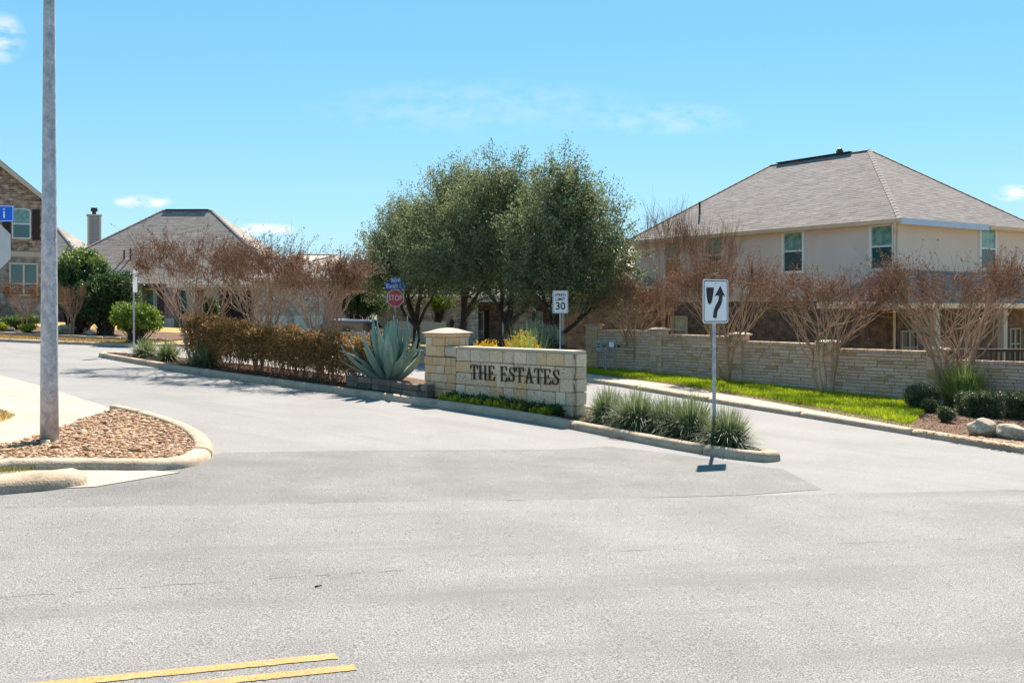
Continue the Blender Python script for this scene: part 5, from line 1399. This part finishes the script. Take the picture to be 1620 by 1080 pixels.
# --- clumps of fine blades
def blade_clump(name, label, x, y, h, w, m, seed, n=900, z0=.11, group=None, cat='plant', bw=.007, stiff=0.0, droop=.5):
    rng = np.random.default_rng(seed)
    root = thing(name, label, cat, (x, y, gz(x) + z0), 0, group)
    a = rng.uniform(0, 2 * math.pi, n); el = np.arccos(rng.uniform(0, 1, n) ** (.75)) * rng.uniform(.5, 1.0, n)
    L = h * rng.uniform(.55, 1.15, n) * (1 + .15 * np.sin(el)); reach = (w / 2) / h
    base = np.stack([np.cos(a), np.sin(a), np.zeros(n)], 1) * (rng.uniform(0, .14, n) * w)[:, None]
    d = np.stack([np.cos(a) * np.sin(el) * reach, np.sin(a) * np.sin(el) * reach, np.cos(el)], 1)
    side = np.stack([-np.sin(a), np.cos(a), np.zeros(n)], 1)
    Vs = []; K = 4
    for k in range(K + 1):
        t = k / K
        p = base + d * (L * t)[:, None] + np.array((0, 0, -1.0)) * (L * t ** 2.4 * droop * (1 - stiff) * np.sin(el) ** .8)[:, None]
        p[:, 2] = np.maximum(p[:, 2], .015 + .01 * rng.random(n))
        ww = bw * (1 - t ** 2) * rng.uniform(.9, 1.1, n) + .0008
        Vs += [p - side * ww[:, None], p + side * ww[:, None]]
    V = np.stack(Vs, 1).reshape(-1, 3); c = 2 * (K + 1)
    f = np.array([(2 * k, 2 * k + 1, 2 * k + 3, 2 * k + 2) for k in range(K)])
    Fa = (f[None] + (np.arange(n) * c)[:, None, None]).reshape(-1, 4)
    link('blades', np_mesh('blades', V, Fa, m, np.repeat(np.clip(rng.normal(.5, .25, n), 0, 1), c)), root)
    return root
gcl = 'clumps of blue green grass at the island nose'
for (px, py, h, w, sd, lab) in ((962, 668, .80, 1.2, 61, 'grass clump right next to the end of the sign wall'), (1008, 678, .86, 1.4, 62, 'second grass clump from the sign wall, blue green and dense'),
                            (1056, 684, .76, 1.2, 63, 'low grass clump in the middle of the nose planting'), (1096, 692, .9, 1.35, 64, 'grass clump standing behind the keep sign post'), (1152, 704, .74, 1.25, 65, 'grass clump nearest the tip of the island, leaning over the kerb')):
    x, y = P(px, py, .11); blade_clump('grass_clump', lab, x, y, h, w, M['blade'], sd, 2000, group=gcl, bw=.006)
gfl = 'grass clumps at the far end of the island'
for (px, t, h, sd, lab) in ((188, .9, .62, 66, 'grass clump nearest the far tip of the island'), (222, .9, .66, 67, 'grass clump under the thin grey sign post'), (252, 1.6, .7, 68, 'grass clump in front of the lime green shrub'), (280, .9, .72, 69, 'grass clump touching the end of the red hedge')):
    x, y = isl(px, t); blade_clump('grass_clump', lab, x, y, h * 1.25, 1.5, M['blade'], sd, 700, group=gfl, bw=.012)
x, y = AT(1524, 27.3), 27.3
blade_clump('yucca', 'large bright green yucca behind the crape trunk, against the wall pillar', x, y, 1.3, 1.9, M['blade_yucca'], 71, 800, bw=.02, stiff=.6, droop=.25)
x, y = AT(832, 24.0), 24.0
blade_clump('yucca', 'spiky green yucca peeping over the sign wall below the yellow flowers', x, y, 1.72, 1.5, M['blade_yucca'], 72, 420, bw=.016, stiff=.8, droop=.12)

# --- agave
agx, agy = P(617, 607, .3); agy += .35; agx = AT(616, agy)
ag = thing('agave', 'huge blue green agave with broad pointed leaves in the stone planter', 'agave', (agx, agy, gz(agx) + .3))
rng = np.random.default_rng(81)
def agave_leaf(L, w, bend, seed):
    rg = np.random.default_rng(seed); K, C = 12, 6; V = []; Fs = []
    for k in range(K + 1):
        t = k / K
        hw = w * (.62 + .9 * t - 1.05 * t * t) * (1 - t ** 5) + .002
        hw = w * np.interp(t, [0, .12, .45, .7, .9, 1], [.75, .62, 1.0, .78, .30, .01])
        a = bend * t * t
        cx_, cz_ = L * (t * math.cos(a * .5)), L * t * math.sin(a * .5)
        th = .05 * (1 - t) * w / .13 + .004
        cup = hw * .42 * (1 - .3 * t)
        for j in range(C):
            s = j / (C - 1) * 2 - 1
            V.append((cx_, s * hw, cz_ + cup * s * s))
        for j in range(C):
            s = 1 - j / (C - 1) * 2
            V.append((cx_, s * hw * .97, cz_ + cup * s * s - th * (1 - s * s) - .004))
    m_ = 2 * C
    for k in range(K):
        for j in range(m_): Fs.append((k * m_ + j, k * m_ + (j + 1) % m_, (k + 1) * m_ + (j + 1) % m_, (k + 1) * m_ + j))
    Fs.append(tuple(range(m_))); Fs.append(tuple(range((K + 1) * m_ - 1, K * m_ - 1, -1)))
    me = MB().add(V, Fs).mesh('leaf', M['agave'], smooth=True)
    bm = bmesh.new(); bm.from_mesh(me); bmesh.ops.recalc_face_normals(bm, faces=bm.faces); bm.to_mesh(me); bm.free()
    return me
AGL = [agave_leaf(1.0, .088, b, i) for i, b in enumerate((.15, .45, -.35, .75, -.7))]
for i in range(40):
    ring_ = i / 39; el = R(85 - 60 * ring_ ** .9 + rng.uniform(-7, 7)); az = i * 2.39996 + rng.uniform(-.2, .2)
    L = rng.uniform(1.35, 1.75) * (1 - .2 * ring_) * (.9 if i < 4 else 1)
    me = AGL[rng.choice([0, 1] if el > R(55) else [0, 1, 2] if el > R(35) else [0, 1, 3])]
    off = .05 + .16 * ring_
    link('leaf', me, ag, (math.cos(az) * off, math.sin(az) * off, .12 - .07 * ring_), (0, -el, az), (L, L * rng.uniform(.85, 1.1), L))
link('core', MB().lathe([(.22, -.12), (.20, .12), (.10, .3), (.02, .42)], 12).mesh('core', M['agave'], smooth=True), ag)

# --- bedding along the kerb under the sign
rng = np.random.default_rng(91)
def small_plant(name, m, h, w, n, leaf, lw, seed):
    rg = np.random.default_rng(seed)
    u = norm(rg.normal(size=(n, 3))); u[:, 2] = np.abs(u[:, 2])
    pos = u * np.array((w / 2, w / 2, h)) * rg.uniform(.3, .9, (n, 1)); d = norm(u + np.array((0, 0, .3)) + rg.normal(size=(n, 3)) * .4)
    V, Fa = leaves_arrays(pos, d, leaf * rg.uniform(.6, 1.2, n), lw * rg.uniform(.7, 1.2, n), rg)
    return np_mesh(name, V, Fa, m, np.repeat(rg.random(n), 4))
ym = [small_plant('flowering_plant', M['leaf_yel'], .19, .36, 230, .07, .024, i) for i in range(3)]
dm = [small_plant('bedding_plant', M['leaf_dark'], .26, .26, 170, .10, .022, i + 9) for i in range(3)]
for i in range(27):
    px = 686 + 158 * i / 26
    p = isl(px, .33 + rng.uniform(-.04, .06) + (.2 if i % 3 == 1 else 0))
    o = link('flowering_plant', ym[i % 3], None, (p[0], p[1], gz(p[0]) + .12), (0, 0, rng.uniform(0, 6)), [rng.uniform(.55, .95)] * 3)
    tag(o, 'low yellow green bedding plant in the row along the kerb below the sign wall', 'plant', 'yellow bedding plants')
for i in range(17):
    t = i / 16; px = 722 + 190 * t
    p = np.array((WX, WY)) + np.array((.72, -.69)) * (3.25 * t) - back * (.22 + rng.uniform(-.04, .06))
    o = link('bedding_plant', dm[i % 3], None, (p[0], p[1], gz(p[0]) + .12), (0, 0, rng.uniform(0, 6)), [rng.uniform(.7, 1.05)] * 3)
    tag(o, 'small dark green bedding plant close against the foot of the lettered wall', 'plant', 'dark bedding plants')

# --- shrubs by the oaks
shrub('flowering_shrub', 'smaller yellow flowering shrub just beside the domed pillar', AT(766, 25.6), 25.6, .86, 1.68, M['leaf_flower'], 101, 'yellow flowering shrubs', twigs=520, k=14, leaf=.05, lw=.015, tw=.25, tight=.5)
shrub('flowering_shrub', 'larger yellow flowering shrub rising behind the middle of the sign wall', AT(830, 24.6), 24.6, 1.25, 1.80, M['leaf_flower'], 102, 'yellow flowering shrubs', twigs=800, k=14, leaf=.05, lw=.015, tw=.25, tight=.5)
shrub('sage_bush', 'loose silvery green sage bush behind the larger yellow shrub', AT(857, 36.5), 36.5, 1.75, 2.15, M['leaf_sage'], 103, twigs=1000, k=14, leaf=.055, lw=.015, tw=.5, tight=.5)
shrub('round_shrub', 'dark green rounded shrub at the foot of the oak by the speed sign', AT(878, 36), 36, .9, 1.3, M['leaf_box'], 104, twigs=480, k=16, tight=.5)
shrub('lime_bush', 'yellow green bush behind the oak trunks in front of the garage', AT(694, 52), 52, 2.0, 1.7, M['leaf_lime'], 105, twigs=500, k=14, leaf=.08, lw=.025, z0=1.35)
shrub('evergreen_tree', 'dark evergreen tree between the garage house and the stop sign', AT(566, 54), 54, 3.6, 4.6, M['leaf_dark'], 106, cat='tree', twigs=1100, k=18, leaf=.11, lw=.03, tw=.6, lobes=10)
shrub('evergreen_tree', 'small green evergreen showing between the far crape trunks by the white bay', AT(333, 60), 60, 1.6, 2.6, M['leaf_dark'], 116, cat='tree', twigs=500, k=18, leaf=.11, lw=.03, tw=.6)
# --- across the street
shrub('evergreen_shrub', 'very tall glossy dark evergreen shrub beside the lamp pole, yellow green at the top', AT(124, 47), 47, 3.3, 4.6, M['leaf_dark'], 107, twigs=2600, k=20, leaf=.12, lw=.034, tw=.55, lobes=16, z0=.15, tight=.5, young=M['leaf_lime'])
shrub('evergreen_shrub', 'rounded green evergreen shrub leaning against the taller dark one', AT(166, 46.2), 46.2, 3.2, 3.6, M['leaf_dark'], 108, twigs=2300, k=20, leaf=.11, lw=.032, tw=.5, lobes=12, z0=.15, tight=.5, bottom=.02)
shrub('lime_shrub', 'bright lime green leafy shrub behind the thin grey sign post', AT(216, 41), 41, 2.5, 1.95, M['leaf_lime'], 109, twigs=1100, k=16, leaf=.11, lw=.034, tw=.45, lobes=10, z0=.12, tight=.45)
shrub('juniper', 'spreading green juniper mound below the double window of the gable house', AT(32, 47.5), 47.5, 2.9, .85, M['juniper'], 110, twigs=900, k=16, leaf=.07, lw=.012, tw=.35, z0=.16, depth=1.6)
shrub('small_shrub', 'low yellow green plant at the bed edge beside the lamp pole', AT(45, 44.6), 44.6, .9, .45, M['leaf_yel'], 111, twigs=160, k=12, leaf=.07, lw=.02, tw=.2, z0=.16)
shrub('small_shrub', 'low pale plant at the bed edge near the picture border', AT(4, 44.8), 44.8, .7, .4, M['leaf_yel'], 112, twigs=120, k=12, leaf=.07, lw=.02, tw=.2, z0=.16)
# --- shrub bed on the verge
def bedpt(px, py): return P(px, py, .11)
x, y = bedpt(1468, 650); shrub('boxwood', 'neat rounded boxwood at the end of the bright grass', x, y + .35, .95, .72, M['leaf_box'], 113, 'clipped boxwoods', twigs=900, k=16, leaf=.035, lw=.012, tw=.16, lobes=1, cube=.3, bottom=.03, spread=.03)
x, y = bedpt(1474, 653); shrub('boxwood', 'small pale boxwood in front of the rounded one', x, y + .1, .62, .5, M['leaf_box'], 114, 'clipped boxwoods', twigs=500, k=14, leaf=.04, lw=.012, tw=.16, lobes=3, bottom=.03, spread=.035)
x, y = bedpt(1496, 668); shrub('boxwood', 'little boxwood at the foot of the wide crape myrtle trunk', x, y + .1, .62, .48, M['leaf_box'], 115, 'clipped boxwoods', twigs=450, k=14, leaf=.04, lw=.012, tw=.16, lobes=3, bottom=.03, spread=.035)
x, y = AT(1582, 25.0), 25.0
shrub('low_hedge', 'long low clipped hedge behind the two boulders', x, y, 2.3, .68, M['leaf_box'], 118, None, cat='hedge', twigs=2600, k=16, leaf=.04, lw=.013, tw=.18, lobes=1, cube=.75, bottom=.03, depth=.95, spread=.03)

# --- boulders, litter
def boulder(px, py, w, h, seed, label, up=.11, dep=None):
    x, y = P(px, py, up); rg = np.random.default_rng(seed); y += (dep or w) * .4
    bm = bmesh.new(); bmesh.ops.create_icosphere(bm, subdivisions=4, radius=1.0)
    cuts = [(norm(rg.normal(size=3)), rg.uniform(.62, .9)) for _ in range(9)]
    for v in bm.verts:
        c = np.array(v.co[:])
        for nn, dd in cuts:
            e = c @ nn - dd
            if e > 0: c = c - nn * e * .9
        c = c * (1 + .03 * math.sin(c[0] * 9 + seed) * math.sin(c[1] * 7) + rg.uniform(-.012, .012))
        v.co = c * (1 + .05 * math.sin(c[0] * 4 + c[2] * 6 + seed * 2))
    me = bpy.data.meshes.new('boulder'); bm.to_mesh(me); bm.free(); me.materials.append(M['boulder'])
    o = link('boulder', me, None, (x, y, gz(x) + up + h * .34), (0, 0, rg.uniform(-.3, .3)), (w / 2 * 1.15, (dep or w) / 2 * 1.1, h / 2 * 1.25))
    return tag(o, label, 'boulder')
boulder(1565, 691, .56, .40, 2, 'large pale limestone boulder at the bed edge, beside a flatter one')
boulder(1609, 695, .55, .34, 3, 'flatter pale limestone boulder at the edge of the picture')
for i, (px, py, w, lab) in enumerate(((100, 527, .9, 'flat white rock in the bed just beyond the lamp pole'), (8, 524, .6, 'small pale rock in the bed below the juniper'), (85, 525, .55, 'small white rock almost hidden by the lamp pole'), (140, 530, .5, 'small pale stone at the foot of the dark evergreen'))):
    boulder(px, py, w, w * .45, 5 + i, lab, up=.17, dep=w * .7)
lx_, ly_ = P(962, 694, .0)
lf = MB().add([(0, 0, .01), (.09, .03, .045), (.2, 0, .03), (.10, -.05, .035)], [(0, 1, 2, 3)]).add([(.1, .02, .012), (.2, .05, .05), (.29, .01, .02), (.19, -.03, .03)], [(0, 1, 2, 3)])
tag(link('dry_leaf', lf.mesh('dry_leaf', mat('dry_leaf', [(.16, .06, .03), (.25, .10, .05)], 9, .8)), None, (lx_, ly_, gz(lx_) + .004), (0, 0, R(-15))), 'curled brown dry leaf lying in the gutter of the island kerb', 'leaf')
fx, fy = P(503, 929.5)
tag(link('bark_fragment', MB().tube((-.025, 0, 0), (.03, .006, .006), .008, .005, 6).mesh('bark_fragment', M['dark_wood']), None, (fx, fy, gz(fx) + .012)), 'tiny dark fragment of bark lying alone on the asphalt', 'debris')
